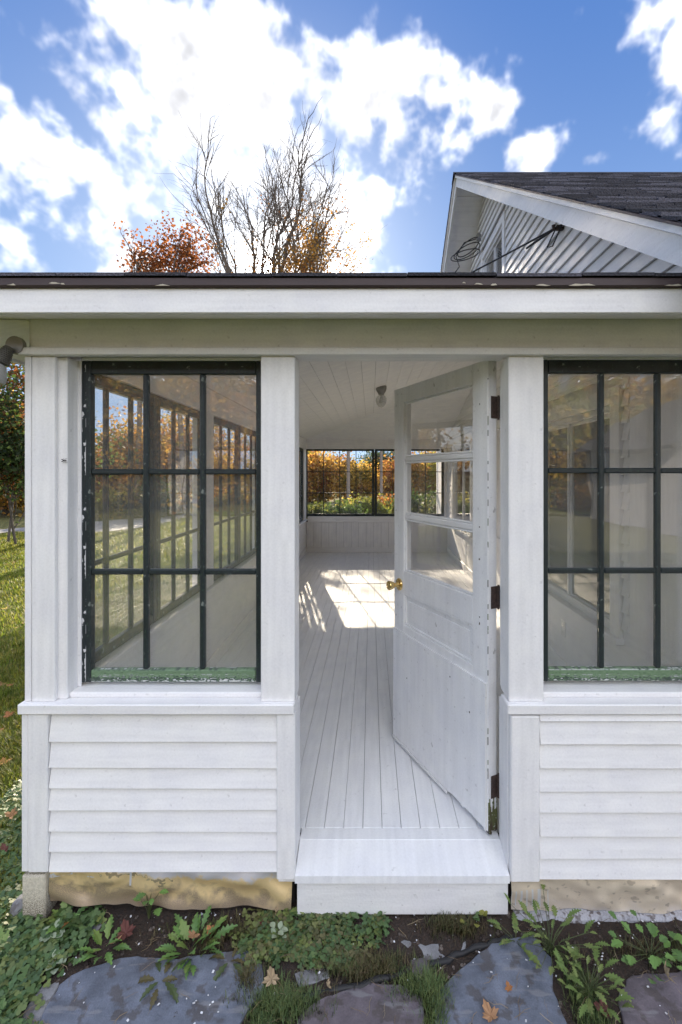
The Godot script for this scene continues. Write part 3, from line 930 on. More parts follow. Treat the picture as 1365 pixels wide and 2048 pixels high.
func make_door(p: Node3D, o: Vector3) -> void:
	var th := deg_to_rad(64.0)
	var u := Vector3(-cos(th), 0, -sin(th))
	var W := 0.80
	var H := 1.957
	var T := 0.048
	var st := new_st()
	# the frame: two stiles and four rails joined as one leaf
	add_box(st, Vector3(0, 0, 0), Vector3(0.101, H, T), 0.003)
	add_box(st, Vector3(W - 0.108, 0, 0), Vector3(W, H, T), 0.003)
	add_box(st, Vector3(0.101, H - 0.086, 0.0006), Vector3(W - 0.108, H, T - 0.0006), 0.003)
	add_box(st, Vector3(0.101, 0.826, 0.0006), Vector3(W - 0.108, 0.952, T - 0.0006), 0.003)
	add_box(st, Vector3(0.101, 0.0, 0.0006), Vector3(W - 0.108, 0.656, T - 0.0006), 0.003)
	var d := mi("door", done(st), M["door_white"], p, o + Vector3(0.484, EYE - 1.4837, -1.922))
	d.basis = Basis(u, Vector3.UP, u.cross(Vector3.UP))
	d.set_meta("label", "half glazed white door standing ajar on rusty hinges")
	var xa := 0.101
	var xb := W - 0.108
	for y in [[1.549, 1.574], [1.235, 1.264]]:
		board("door_rail", d, Vector3(xa, y[0], 0.004), Vector3(xb, y[1], T - 0.004), M["worn_white"], 0.005)
	for y in [[0.953, 1.234], [1.265, 1.548], [1.575, H - 0.087]]:
		board("pane", d, Vector3(xa - 0.001, y[0], T * 0.5 - 0.0015), Vector3(xb + 0.001, y[1], T * 0.5 + 0.0015), M["glass"], 0.0002)
		# glazing beads round each light
		for e in [[xa, xa + 0.009, y[0], y[1]], [xb - 0.009, xb, y[0], y[1]], [xa + 0.009, xb - 0.009, y[0], y[0] + 0.009], [xa + 0.009, xb - 0.009, y[1] - 0.009, y[1]]]:
			board("glazing_bead", d, Vector3(e[0], e[2], 0.009), Vector3(e[1], e[3], T * 0.5 - 0.002), M["door_white"], 0.003)
	# the sunk panel with its raised field
	board("door_panel", d, Vector3(xa - 0.002, 0.654, 0.014), Vector3(xb + 0.002, 0.828, T - 0.014), M["door_white"], 0.001)
	board("raised_field", d, Vector3(xa + 0.035, 0.69, 0.009), Vector3(xb - 0.035, 0.792, 0.0145), M["door_white"], 0.004)
	for e in [[xa, xb, 0.656, 0.668], [xa, xb, 0.814, 0.826], [xa, xa + 0.012, 0.668, 0.814], [xb - 0.012, xb, 0.668, 0.814]]:
		board("panel_moulding", d, Vector3(e[0], e[2], 0.004), Vector3(e[1], e[3], 0.0142), M["door_white"], 0.004)
	# plywood kick plate, its lower edge ragged
	rng.seed = 41
	var k := new_st()
	var n := 26
	for i in n:
		var x0 := 0.006 + (W - 0.01) * i / n
		var x1 := 0.006 + (W - 0.01) * (i + 1) / n
		var f0 := 0.004 + (0.018 if i < 9 else 0.0) * absf(sin(i * 1.9))
		var f1 := 0.004 + (0.018 if i + 1 < 9 else 0.0) * absf(sin((i + 1) * 1.9))
		hexa(k, [Vector3(x0, f0, -0.0085), Vector3(x1, f1, -0.0085), Vector3(x1, f1, -0.0005), Vector3(x0, f0, -0.0005)], [Vector3(x0, 0.614, -0.0085), Vector3(x1, 0.614, -0.0085), Vector3(x1, 0.614, -0.0005), Vector3(x0, 0.614, -0.0005)])
	mi("kick_plate", done(k), M["door_white"], d)
	board("bottom_strip", d, Vector3(W * 0.34, -0.004, -0.016), Vector3(W - 0.002, 0.010, -0.009), M["worn_white"], 0.003)
	# the rotten foot of the hinge stile
	var r := new_st()
	for i in 9:
		var z0 := 0.002 + i * 0.0052
		var top := 0.115 + 0.03 * sin(i * 1.7) + rng.randf_range(-0.012, 0.012)
		var foot := rng.randf_range(-0.012, 0.006)
		hexa(r, [Vector3(-0.004 - rng.randf() * 0.003, foot, z0), Vector3(0.012, foot, z0), Vector3(0.012, foot, z0 + 0.0049), Vector3(-0.004, foot, z0 + 0.0049)], [Vector3(-0.0012, top, z0), Vector3(0.012, top, z0), Vector3(0.012, top, z0 + 0.0049), Vector3(-0.0012, top, z0 + 0.0049)])
	mi("rotten_edge", done(r), M["rotten_green"], d)
	for i in 22:
		var y0 := pow(rng.randf(), 0.8) * 1.75 + 0.14
		var hh := rng.randf_range(0.006, 0.035)
		var ww := rng.randf_range(0.0006, 0.0022)
		board("paint_chip", d, Vector3(-0.0006, y0, -0.0004), Vector3(ww, y0 + hh, 0.0025), M["rotten_green"] if i % 3 == 0 else M["rust"], 0.0003)
	for i in 9:
		var q := Vector2(rng.randf_range(0.03, 0.74), rng.randf_range(0.06, 1.9))
		if q.x > 0.10 and q.x < 0.69 and q.y > 0.62:
			q.x = 0.05
		board("paint_chip", d, Vector3(q.x, q.y, -0.0092 if q.y < 0.61 else -0.0004), Vector3(q.x + rng.randf_range(0.003, 0.008), q.y + rng.randf_range(0.003, 0.009), -0.0083 if q.y < 0.61 else 0.001), M["rust"], 0.0002)
	# hinges: a leaf on the door's edge, one on the jamb, five knuckles
	for y in [1.759, 0.968, 0.181]:
		var h := new_st()
		add_box(h, Vector3(-0.0035, y - 0.046, 0.016), Vector3(0.001, y + 0.046, T - 0.001), 0.0008)
		add_box(h, Vector3(-0.026, y - 0.046, T + 0.008), Vector3(-0.008, y + 0.046, T + 0.011), 0.0008)
		for i in 5:
			lathe(h, [Vector2(0.0, -0.0085), Vector2(0.0062, -0.0085), Vector2(0.0062, 0.0085), Vector2(0.0, 0.0085)], 12, Transform3D(Basis.IDENTITY, Vector3(-0.0045, y - 0.0368 + i * 0.0184, T + 0.004)))
		lathe(h, [Vector2(0.0, -0.051), Vector2(0.0045, -0.0505), Vector2(0.0045, 0.0505), Vector2(0.0, 0.051)], 10, Transform3D(Basis.IDENTITY, Vector3(-0.0045, y, T + 0.004)))
		mi("hinge", done(h), M["rust"], d)
	# brass knob: rosette, neck and a flat-faced knob with a keyhole
	var kb := new_st()
	lathe(kb, [Vector2(0.0, 0.0), Vector2(0.033, 0.0), Vector2(0.034, 0.004), Vector2(0.030, 0.009), Vector2(0.016, 0.012), Vector2(0.0125, 0.016), Vector2(0.0125, 0.034), Vector2(0.018, 0.040), Vector2(0.0225, 0.052), Vector2(0.0255, 0.066), Vector2(0.024, 0.071), Vector2(0.016, 0.072), Vector2(0.015, 0.070), Vector2(0.0, 0.070)], 28, Transform3D(Basis(Vector3.RIGHT, Vector3(0, 0, -1), Vector3.UP), Vector3(W - 0.062, 0.868, 0.0)))
	mi("door_knob", done(kb), M["brass"], d)
	var kb2 := new_st()
	lathe(kb2, [Vector2(0.0, 0.0), Vector2(0.033, 0.0), Vector2(0.030, 0.009), Vector2(0.0125, 0.016), Vector2(0.0125, 0.034), Vector2(0.0225, 0.052), Vector2(0.0255, 0.066), Vector2(0.0, 0.070)], 24, Transform3D(Basis(Vector3.RIGHT, Vector3(0, 0, 1), Vector3.DOWN), Vector3(W - 0.062, 0.868, T)))
	mi("door_knob", done(kb2), M["brass"], d)

# ---------------------------------------------------------------- the house behind
const RIDGE_Z := -5.77
const RIDGE_Y := 5.42
const PITCH := 0.682
const RAKE_X := 1.06
const EAVE_Z := -1.22

func house_y(z: float) -> float:
	return RIDGE_Y - PITCH * absf(z - RIDGE_Z)

# a clapboard on the wall x = 1.455 that runs from z0 to z1, its ends cut to the slope of the roof where that is lower
func house_clap(part: Node3D, y0: float, y1: float, za: float, zb: float, m: String) -> void:
	var sp := (RIDGE_Y - 0.09 - y1) / PITCH     # reach of the gable at this height
	var spb := (RIDGE_Y - 0.09 - y0) / PITCH
	var a0 := maxf(za, RIDGE_Z - spb)
	var a1 := maxf(za, RIDGE_Z - sp)
	var b0 := minf(zb, RIDGE_Z + spb)
	var b1 := minf(zb, RIDGE_Z + sp)
	if b0 - a0 < 0.03 or b1 - a1 < 0.0:
		return
	var st := new_st()
	var xw := RIGHT_IN
	hexa(st, [Vector3(xw - 0.022, y0, a0), Vector3(xw - 0.022, y0, b0), Vector3(xw - 0.008, y0, b0), Vector3(xw - 0.008, y0, a0)], [Vector3(xw - 0.0015, y1, a1), Vector3(xw - 0.0015, y1, b1), Vector3(xw + 0.011, y1, b1), Vector3(xw + 0.011, y1, a1)])
	shift_mesh("clapboard", st, m, part)

func house_window(h: Node3D, z0: float, z1: float, y0: float, y1: float, casing: float, lights: int, sd: int) -> void:
	var xw := RIGHT_IN
	var st := new_st()
	# white casing boards round the opening
	add_box(st, Vector3(xw - 0.030, y0 - casing * 0.3, z0 - casing), Vector3(xw + 0.01, y1 + casing, z0), 0.002)
	add_box(st, Vector3(xw - 0.030, y0 - casing * 0.3, z1), Vector3(xw + 0.01, y1 + casing, z1 + casing), 0.002)
	add_box(st, Vector3(xw - 0.031, y1, z0), Vector3(xw + 0.01, y1 + casing, z1), 0.002)
	var w := shift_mesh("house_window", st, "white_v", h)
	sub2(w, "window_sill", Vector3(xw - 0.062, y0 - 0.036, z0 - casing - 0.02), Vector3(xw + 0.05, y0 - 0.001, z1 + casing + 0.02), "white_h", 0.004)
	var fr := new_st()
	var f := 0.042
	add_box(fr, Vector3(xw - 0.012, y0, z0), Vector3(xw + 0.05, y1, z0 + f), 0.003)
	add_box(fr, Vector3(xw - 0.012, y0, z1 - f), Vector3(xw + 0.05, y1, z1), 0.003)
	add_box(fr, Vector3(xw - 0.011, y0, z0 + f), Vector3(xw + 0.05, y0 + f, z1 - f), 0.003)
	add_box(fr, Vector3(xw - 0.011, y1 - f, z0 + f), Vector3(xw + 0.05, y1, z1 - f), 0.003)
	mi("window_frame", done(fr), M["vinyl"], w, -w.position - h.position - Vector3.ZERO)
	var span := (z1 - z0 - 2 * f) / lights
	for i in lights:
		var a := z0 + f + span * i
		var b := a + span
		var s := new_st()
		var q := 0.022
		var px := xw + 0.006 + 0.012 * (i % 2)
		add_box(s, Vector3(px, y0 + f, a), Vector3(px + 0.02, y1 - f, a + q), 0.002)
		add_box(s, Vector3(px, y0 + f, b - q), Vector3(px + 0.02, y1 - f, b), 0.002)
		add_box(s, Vector3(px, y0 + f, a + q), Vector3(px + 0.02, y0 + f + q, b - q), 0.002)
		add_box(s, Vector3(px, y1 - f - q, a + q), Vector3(px + 0.02, y1 - f, b - q), 0.002)
		mi("sliding_sash", done(s), M["vinyl"], w, -w.position - h.position)
		sub2(w, "pane", Vector3(px + 0.009, y0 + f + q - 0.002, a + q - 0.002), Vector3(px + 0.012, y1 - f - q + 0.002, b - q + 0.002), "glass", 0.0002)

func sub2(part: Node3D, called: String, a: Vector3, b: Vector3, m: String, bevel := 0.0015) -> MeshInstance3D:
	return sub(part, called, a, b, m, bevel)

func make_house() -> void:
	rng.seed = 101
	var h := thing("main_house", "taller white house with clapboard gable and dark shingle roof joined to the porch", "house", Vector3(4.5, 0, RIDGE_Z))
	shift = -h.position
	var o := shift
	var wins := [[-4.10, -2.77, 0.745, 2.10], [-8.12, -6.70, 0.80, 2.18], [-5.95, -5.06, 3.35, 4.42], [-5.62, -4.72, FLOOR, 2.19]]   # openings: z0, z1, y0, y1; the last is the house door
	# --- gable wall: a solid pier between openings, then the boards
	var zs := [-10.3, -8.12, -6.70, -5.95, -5.62, -5.06, -4.72, -4.10, -2.77, -1.62]
	var core := new_st()
	for i in zs.size() - 1:
		var a: float = zs[i]
		var b: float = zs[i + 1]
		var cuts := []
		for w in wins:
			if w[0] <= a + 0.001 and w[1] >= b - 0.001:
				cuts.append(w)
		cuts.sort_custom(func(p1, p2): return p1[2] < p2[2])
		var y := -0.1
		for w in cuts:
			add_box(core, o + Vector3(RIGHT_IN + 0.012, y, a), o + Vector3(RIGHT_IN + 0.12, w[2], b), 0.0)
			y = w[3]
		var ta := house_y(a) - 0.1
		var tb := house_y(b) - 0.1
		hexa(core, [o + Vector3(RIGHT_IN + 0.012, y, a), o + Vector3(RIGHT_IN + 0.12, y, a), o + Vector3(RIGHT_IN + 0.12, y, b), o + Vector3(RIGHT_IN + 0.012, y, b)], [o + Vector3(RIGHT_IN + 0.012, ta, a), o + Vector3(RIGHT_IN + 0.12, ta, a), o + Vector3(RIGHT_IN + 0.12, tb, b), o + Vector3(RIGHT_IN + 0.012, tb, b)])
	var wall := mi("gable_wall", done(core), M["white_h"], h)
	var y := 2.30
	var row := 0
	while y < RIDGE_Y - 0.15:
		var e := 0.0955
		var parts := [[-10.28, -1.62]]
		if y < 4.42 + 0.09 and y + e > 3.30:
			parts = [[-10.28, -5.95 - 0.088], [-5.06 + 0.088, -1.62]]
		for q in parts:
			house_clap(wall, y, y + e + 0.008, q[0], q[1], "worn_white" if row % 5 == 2 else "white_h")
		y += e
		row += 1
	# boards inside the porch, below the ceiling
	y = 0.80
	while y < 2.98:
		var e := 0.098
		var cuts := [-8.815]
		for w in [wins[1], wins[3], wins[0]]:
			var low: float = w[2] - 0.05
			if y < w[3] + 0.105 and y + e > low:
				cuts.append(w[0] - 0.105)
				cuts.append(w[1] + 0.105)
		cuts.append(-2.60)
		for i in range(0, cuts.size(), 2):
			var a: float = cuts[i]
			var b: float = cuts[i + 1]
			# stop under the sloping ends of the ceiling
			var reach := (y + e - 2.33) / 0.26
			a = maxf(a, FAR_IN + maxf(reach, 0.0))
			b = minf(b, NEAR_IN - maxf(reach, 0.0))
			if b - a > 0.05 and y + e < 2.335:
				house_clap(wall, y, y + e + 0.006, a, b, "white_h")
			elif b - a > 0.05:
				house_clap(wall, y, y + e + 0.006, a, b, "white_h")
		y += e
	sub(wall, "wall_panel", Vector3(RIGHT_IN - 0.006, FLOOR + 0.10, -4.61), Vector3(RIGHT_IN + 0.013, 0.80, NEAR_IN), "white_h", 0.002)
	sub(wall, "wall_panel", Vector3(RIGHT_IN - 0.006, FLOOR + 0.10, -8.82), Vector3(RIGHT_IN + 0.013, 0.80, -5.73), "white_h", 0.002)
	sub(wall, "wall_panel", Vector3(RIGHT_IN - 0.010, 0.801, -2.599), Vector3(RIGHT_IN + 0.013, 2.33, NEAR_IN), "white_v", 0.002)
	sub(wall, "baseboard", Vector3(RIGHT_IN - 0.018, FLOOR + 0.001, -4.61), Vector3(RIGHT_IN + 0.012, FLOOR + 0.10, NEAR_IN), "white_h", 0.003)
	sub(wall, "baseboard", Vector3(RIGHT_IN - 0.018, FLOOR + 0.001, -8.82), Vector3(RIGHT_IN + 0.012, FLOOR + 0.10, -5.73), "white_h", 0.003)
	house_window(h, -4.10, -2.77, 0.745, 2.10, 0.10, 2, 1)
	house_window(h, -8.12, -6.70, 0.80, 2.18, 0.10, 2, 2)
	house_window(h, -5.95, -5.06, 3.35, 4.42, 0.085, 2, 3)
	# the panelled door between house and porch
	var dr := B("entry_door", h, RIGHT_IN + 0.02, RIGHT_IN + 0.062, FLOOR + 0.01, 2.19, -5.62, -4.72, "white_v", 0.003)
	for r in [[0.30, 0.95], [1.10, 1.62], [1.70, 2.08]]:
		for c in [[-5.54, -5.21], [-5.13, -4.80]]:
			sub(dr, "door_panel", Vector3(RIGHT_IN + 0.008, r[0], c[0]), Vector3(RIGHT_IN + 0.0205, r[1], c[1]), "white_v", 0.006)
	B("door_casing", h, RIGHT_IN - 0.028, RIGHT_IN + 0.012, FLOOR, 2.29, -4.72, -4.62, "white_v", 0.003)
	B("door_casing", h, RIGHT_IN - 0.028, RIGHT_IN + 0.012, FLOOR, 2.29, -5.72, -5.62, "white_v", 0.003)
	B("door_casing", h, RIGHT_IN - 0.029, RIGHT_IN + 0.012, 2.19, 2.29, -5.62, -4.72, "white_v", 0.003)
	# dim rooms behind the windows, and the other walls
	var rm := new_st()
	add_box(rm, o + Vector3(1.62, -0.1, -10.3), o + Vector3(1.63, -0.05, -1.62), 0.0)
	add_box(rm, o + Vector3(3.9, 0.0, -10.2), o + Vector3(4.0, 2.49, -1.75), 0.0)
	add_box(rm, o + Vector3(3.4, 2.61, -8.6), o + Vector3(3.5, 3.4, -2.9), 0.0)
	add_box(rm, o + Vector3(1.58, 0.05, -10.2), o + Vector3(4.0, 0.15, -1.75), 0.0)
	add_box(rm, o + Vector3(1.58, 2.5, -10.2), o + Vector3(4.0, 2.6, -1.75), 0.0)
	mi("inner_wall", done(rm), M["room_dark"], h)
	B("side_wall", h, RIGHT_IN + 0.12, 9.0, -0.1, 2.42, -1.74, -1.62, "white_h")
	B("side_wall", h, RIGHT_IN, 9.0, -0.1, 2.42, -10.3, -10.18, "white_h")
	var far := new_st()
	hexa(far, [o + Vector3(9.0, -0.1, -10.3), o + Vector3(9.12, -0.1, -10.3), o + Vector3(9.12, -0.1, -1.62), o + Vector3(9.0, -0.1, -1.62)], [o + Vector3(9.0, 2.35, -10.3), o + Vector3(9.12, 2.35, -10.3), o + Vector3(9.12, 2.35, -1.62), o + Vector3(9.0, 2.35, -1.62)])
	prism(far, [Vector2(-10.3, 2.35), Vector2(-1.62, 2.35), Vector2(RIDGE_Z, RIDGE_Y - 0.1)], o + Vector3(9.0, 0, 0), o + Vector3(9.12, 0, 0), Vector3(0, 0, 1), Vector3.UP)
	mi("side_wall", done(far), M["white_h"], h)
	# --- roof slabs
	var ux := 1.0 / sqrt(1.0 + PITCH * PITCH)
	var rf := new_st()
	var fz := 2 * RIDGE_Z - EAVE_Z
	hexa(rf, [o + Vector3(RAKE_X + 0.004, RIDGE_Y - 0.064, RIDGE_Z), o + Vector3(9.4, RIDGE_Y - 0.064, RIDGE_Z), o + Vector3(9.4, house_y(EAVE_Z) - 0.064, EAVE_Z), o + Vector3(RAKE_X + 0.004, house_y(EAVE_Z) - 0.064, EAVE_Z)],
		[o + Vector3(RAKE_X + 0.004, RIDGE_Y - 0.02, RIDGE_Z), o + Vector3(9.4, RIDGE_Y - 0.02, RIDGE_Z), o + Vector3(9.4, house_y(EAVE_Z) - 0.02, EAVE_Z), o + Vector3(RAKE_X + 0.004, house_y(EAVE_Z) - 0.02, EAVE_Z)])
	hexa(rf, [o + Vector3(RAKE_X + 0.004, RIDGE_Y - 0.064, RIDGE_Z), o + Vector3(9.4, RIDGE_Y - 0.064, RIDGE_Z), o + Vector3(9.4, house_y(fz) - 0.064, fz), o + Vector3(RAKE_X + 0.004, house_y(fz) - 0.064, fz)],
		[o + Vector3(RAKE_X + 0.004, RIDGE_Y - 0.02, RIDGE_Z), o + Vector3(9.4, RIDGE_Y - 0.02, RIDGE_Z), o + Vector3(9.4, house_y(fz) - 0.02, fz), o + Vector3(RAKE_X + 0.004, house_y(fz) - 0.02, fz)])
	var roof := mi("roof", done(rf), M["shingle1"], h)
	# the soffit's boards under both rakes
	var k := 0.0
	rng.seed = 103
	while k < 4.3:
		for side in [1.0, -1.0]:
			var z0: float = RIDGE_Z + side * (k + 0.002)
			var z1: float = RIDGE_Z + side * (k + 0.158)
			var sb := new_st()
			var dz := rng.randf_range(0.0, 0.003)
			hexa(sb, [Vector3(RAKE_X + 0.03, house_y(z0) - 0.085 - dz, z0), Vector3(RIGHT_IN + 0.01, house_y(z0) - 0.085 - dz, z0), Vector3(RIGHT_IN + 0.01, house_y(z1) - 0.085 - dz, z1), Vector3(RAKE_X + 0.03, house_y(z1) - 0.085 - dz, z1)],
				[Vector3(RAKE_X + 0.03, house_y(z0) - 0.066, z0), Vector3(RIGHT_IN + 0.01, house_y(z0) - 0.066, z0), Vector3(RIGHT_IN + 0.01, house_y(z1) - 0.066, z1), Vector3(RAKE_X + 0.03, house_y(z1) - 0.066, z1)])
			shift_mesh("soffit_board", sb, "white_h", roof)
		k += 0.16
	# rake boards, the moulding over them and the dark drip edge
	for e in [EAVE_Z, fz]:
		var a := o + Vector3(0, RIDGE_Y, RIDGE_Z)
		var b := o + Vector3(0, house_y(e), e)
		var f1 := new_st()
		prism(f1, [Vector2(RAKE_X, -0.172), Vector2(RAKE_X + 0.028, -0.172), Vector2(RAKE_X + 0.028, -0.04), Vector2(RAKE_X, -0.04)], a, b, Vector3.RIGHT, Vector3.UP)
		mi("rake_board", done(f1), M["worn_white"], h)
		var f2 := new_st()
		prism(f2, [Vector2(RAKE_X - 0.022, -0.058), Vector2(RAKE_X - 0.002, -0.066), Vector2(RAKE_X - 0.002, -0.028), Vector2(RAKE_X - 0.022, -0.028)], a, b, Vector3.RIGHT, Vector3.UP)
		mi("rake_moulding", done(f2), M["white_h"], h)
		var f3 := new_st()
		prism(f3, [Vector2(RAKE_X - 0.034, -0.0275), Vector2(RAKE_X + 0.06, -0.0275), Vector2(RAKE_X + 0.06, -0.017), Vector2(RAKE_X - 0.034, -0.017)], a, b, Vector3.RIGHT, Vector3.UP)
		mi("drip_edge", done(f3), M["drip_brown"], h)
	# --- shingle tabs on the slope that faces the yard
	rng.seed = 107
	var course := 0
	var tabs := []
	var slope := (EAVE_Z - RIDGE_Z) / ux
	var s := 0.0
	while s < slope - 0.02:
		var z0 := EAVE_Z - s * ux
		var x := RAKE_X - 0.030
		var first := true
		while x < 9.3:
			var w := (0.30 if not first else 0.13 + 0.17 * float(course % 2)) + rng.randf_range(-0.05, 0.05)
			var depth := -z0
			var px := 742.0 + 930.0 * (x + 0.1) / depth
			tabs.append([x, minf(x + w, 9.4), s, px < 1400.0])
			x += w
			first = false
		s += 0.135
		course += 1
	var mass := new_st()
	var shown := 0
	for t in tabs:
		var s0: float = t[2]
		var s1: float = minf(s0 + 0.15, slope)
		var za := EAVE_Z - s0 * ux
		var zb := EAVE_Z - s1 * ux
		var lift := rng.randf_range(0.0, 0.004)
		var drop := rng.randf_range(-0.01, 0.012)
		var g := 0.004
		za += drop
		var lo := [Vector3(t[0] + g, house_y(za) - 0.012, za), Vector3(t[1] - g, house_y(za) - 0.012, za), Vector3(t[1] - g, house_y(zb) - 0.018, zb), Vector3(t[0] + g, house_y(zb) - 0.018, zb)]
		var hi := [Vector3(t[0] + g, house_y(za) + 0.005 + lift, za), Vector3(t[1] - g, house_y(za) + 0.002 + lift, za), Vector3(t[1] - g, house_y(zb) - 0.008, zb), Vector3(t[0] + g, house_y(zb) - 0.008, zb)]
		if t[3] and shown < 300:
			shown += 1
			var one := new_st()
			hexa(one, lo, hi)
			shift_mesh("shingle", one, "shingle%d" % rng.randi_range(0, 2), roof)
		else:
			hexa(mass, lo, hi)
	var rest := shift_mesh("shingle_courses", mass, "shingle0", roof)
	rest.set_meta("kind", "stuff")
	var cap := new_st()
	prism(cap, [Vector2(-0.12, -0.075), Vector2(0.0, 0.012), Vector2(0.12, -0.075), Vector2(0.0, -0.02)], o + Vector3(RAKE_X - 0.036, RIDGE_Y, RIDGE_Z), o + Vector3(9.4, RIDGE_Y, RIDGE_Z), Vector3(0, 0, 1), Vector3.UP)
	mi("ridge_cap", done(cap), M["shingle0"], h)

	# --- things fixed to the house
	var out := thing("wall_outlet", "small white wall outlet below the sliding window inside the porch", "outlet", Vector3(RIGHT_IN - 0.006, EYE - 1.163, -3.49))
	board("cover_plate", out, Vector3(-0.006, -0.057, -0.036), Vector3(0.0, 0.057, 0.036), M["outlet_plastic"], 0.002)
	for yy in [-0.024, 0.024]:
		var soc := board("socket", out, Vector3(-0.0085, yy - 0.017, -0.014), Vector3(-0.0062, yy + 0.017, 0.014), M["outlet_plastic"], 0.001)
		for zz in [-0.006, 0.006]:
			board("slot", soc, Vector3(-0.0016, -0.005, zz - 0.001), Vector3(-0.0008, 0.005, zz + 0.001), M["groove"], 0.0001)
	# the service cable and the loops of wire at the far rake
	var cable := new_st()
	var pts := []
	var rad := []
	var A := Vector3(RIGHT_IN - 0.06, EYE + 1.85, -3.5)
	var Bp := Vector3(-8.8, EYE + 6.0, -24.0)
	for i in 41:
		var t := pow(i / 40.0, 1.4)
		pts.append(A.lerp(Bp, t) - Vector3(0, 3.2 * t * (1.0 - t), 0))
		rad.append(0.0075)
	tube(cable, pts, rad, 6)
	var cb := thing("service_cable", "black cable strung from the gable's clapboards across the porch roof", "cable", A)
	mi("wire", done(cable), M["black_rubber"], cb, -A)
	var sp := new_st()
	tube(sp, [A + Vector3(0.0, 0.0, 0.0), A + Vector3(-0.03, -0.10, -0.10), A + Vector3(-0.02, -0.13, -0.02), A + Vector3(0.02, -0.02, 0.03), A + Vector3(0.045, 0.10, 0.04)], [0.006, 0.006, 0.006, 0.006, 0.006], 6)
	tube(sp, [A + Vector3(-0.13, -0.02, -0.28), A + Vector3(-0.01, 0.0, -0.03), A + Vector3(0.02, 0.0, 0.02)], [0.008, 0.010, 0.008], 6)
	mi("splice", done(sp), M["black_rubber"], cb, -A)
	var br := new_st()
	add_box(br, Vector3(0.0, -0.02, -0.015), Vector3(0.055, 0.018, 0.015), 0.004)
	lathe(br, [Vector2(0, -0.022), Vector2(0.015, -0.018), Vector2(0.010, 0), Vector2(0.015, 0.018), Vector2(0, 0.022)], 12, Transform3D(Basis.IDENTITY, Vector3(-0.018, 0.0, 0.0)))
	mi("bracket", done(br), M["rust"], cb)
	var C := Vector3(1.36, EYE + 3.02, -5.98)
	var lp := new_st()
	rng.seed = 113
	for j in 3:
		var q := []
		var rr := []
		for i in 25:
			var a := TAU * i / 24.0
			q.append(C + Vector3(-0.10 - 0.02 * j + (0.14 + 0.02 * j) * cos(a), -0.10 - 0.05 * j + 0.07 * sin(a) + 0.09 * cos(a) * (1.0 - 0.3 * j), -0.02 + 0.04 * sin(a + j)))
			rr.append(0.007)
		tube(lp, q, rr, 5)
	tube(lp, [C, C + Vector3(-0.16, -0.06, 0.02), C + Vector3(-0.27, -0.24, 0.03), C + Vector3(-0.22, -0.36, 0.0), C + Vector3(-0.34, -0.52, -0.05)], [0.007, 0.007, 0.007, 0.007, 0.007], 5)
	var coil := thing("coiled_wire", "loops of black wire hanging under the far rake of the gable", "wire", C)
	mi("loops", done(lp), M["black_rubber"], coil, -C)
	var ins := new_st()
	lathe(ins, [Vector2(0, -0.05), Vector2(0.03, -0.045), Vector2(0.02, -0.01), Vector2(0.034, 0.02), Vector2(0.02, 0.05), Vector2(0, 0.055)], 12)
	mi("insulator", done(ins), M["grey_metal"], coil, Vector3(0.03, 0.02, 0))
	# ceiling lamp and floodlight
	var L := Vector3(0.12, 2.335 + 0.26 * (0.12 - LEFT_IN), -5.35)
	var lamp := thing("ceiling_lamp", "small glass jar lamp hanging from the porch ceiling", "lamp", L)
	var l1 := new_st()
	lathe(l1, [Vector2(0.0, 0.02), Vector2(0.062, 0.012), Vector2(0.062, -0.02), Vector2(0.055, -0.045), Vector2(0.036, -0.075), Vector2(0.030, -0.095), Vector2(0.0, -0.095)], 24)
	mi("lamp_base", done(l1), M["grey_metal"], lamp)
	var l2 := new_st()
	lathe(l2, [Vector2(0.028, -0.096), Vector2(0.045, -0.104), Vector2(0.062, -0.13), Vector2(0.064, -0.16), Vector2(0.054, -0.195), Vector2(0.034, -0.222), Vector2(0.010, -0.236), Vector2(0.0, -0.238)], 24)
	mi("lamp_shade", done(l2), M["jar"], lamp)
	var l3 := new_st()
	lathe(l3, [Vector2(0.0, -0.10), Vector2(0.013, -0.105), Vector2(0.014, -0.13), Vector2(0.026, -0.155), Vector2(0.024, -0.18), Vector2(0.0, -0.195)], 16)
	mi("light_bulb", done(l3), M["bulb_glass"], lamp)
	var F := Vector3(-1.352, EYE + 0.488, -1.772)
	var fd: Node3D = thing("flood_lamp", "old grey ribbed floodlight under the eave at the porch corner", "floodlight", F)
	var fm := new_st()
	lathe(fm, [Vector2(0, -0.012), Vector2(0.042, -0.012), Vector2(0.042, 0.012), Vector2(0, 0.012)], 20, Transform3D(Basis(Vector3.RIGHT, Vector3(0, 0, 1), Vector3.DOWN), Vector3(0.0, 0.0, 0.0)))
	mi("mounting_plate", done(fm), M["grey_metal"], fd)
	var dirn := Vector3(-0.30, -0.90, 0.25).normalized()
	var bs := Basis(dirn.cross(Vector3.RIGHT).normalized(), dirn, dirn.cross(dirn.cross(Vector3.RIGHT)).normalized() * -1.0)
	var fs := new_st()
	var pr := [Vector2(0.0, 0.0), Vector2(0.018, 0.0)]
	for i in 9:
		pr.append(Vector2(0.020 + 0.0018 * i, 0.006 + 0.009 * i))
		pr.append(Vector2(0.024 + 0.0018 * i, 0.009 + 0.009 * i))
		pr.append(Vector2(0.024 + 0.0018 * i, 0.012 + 0.009 * i))
		pr.append(Vector2(0.020 + 0.0018 * i, 0.0135 + 0.009 * i))
	pr.append(Vector2(0.0, 0.092))
	lathe(fs, pr, 20, Transform3D(bs, Vector3(-0.012, -0.015, 0.025)))
	mi("lamp_holder", done(fs), M["dull_metal"], fd)
	var fb := new_st()
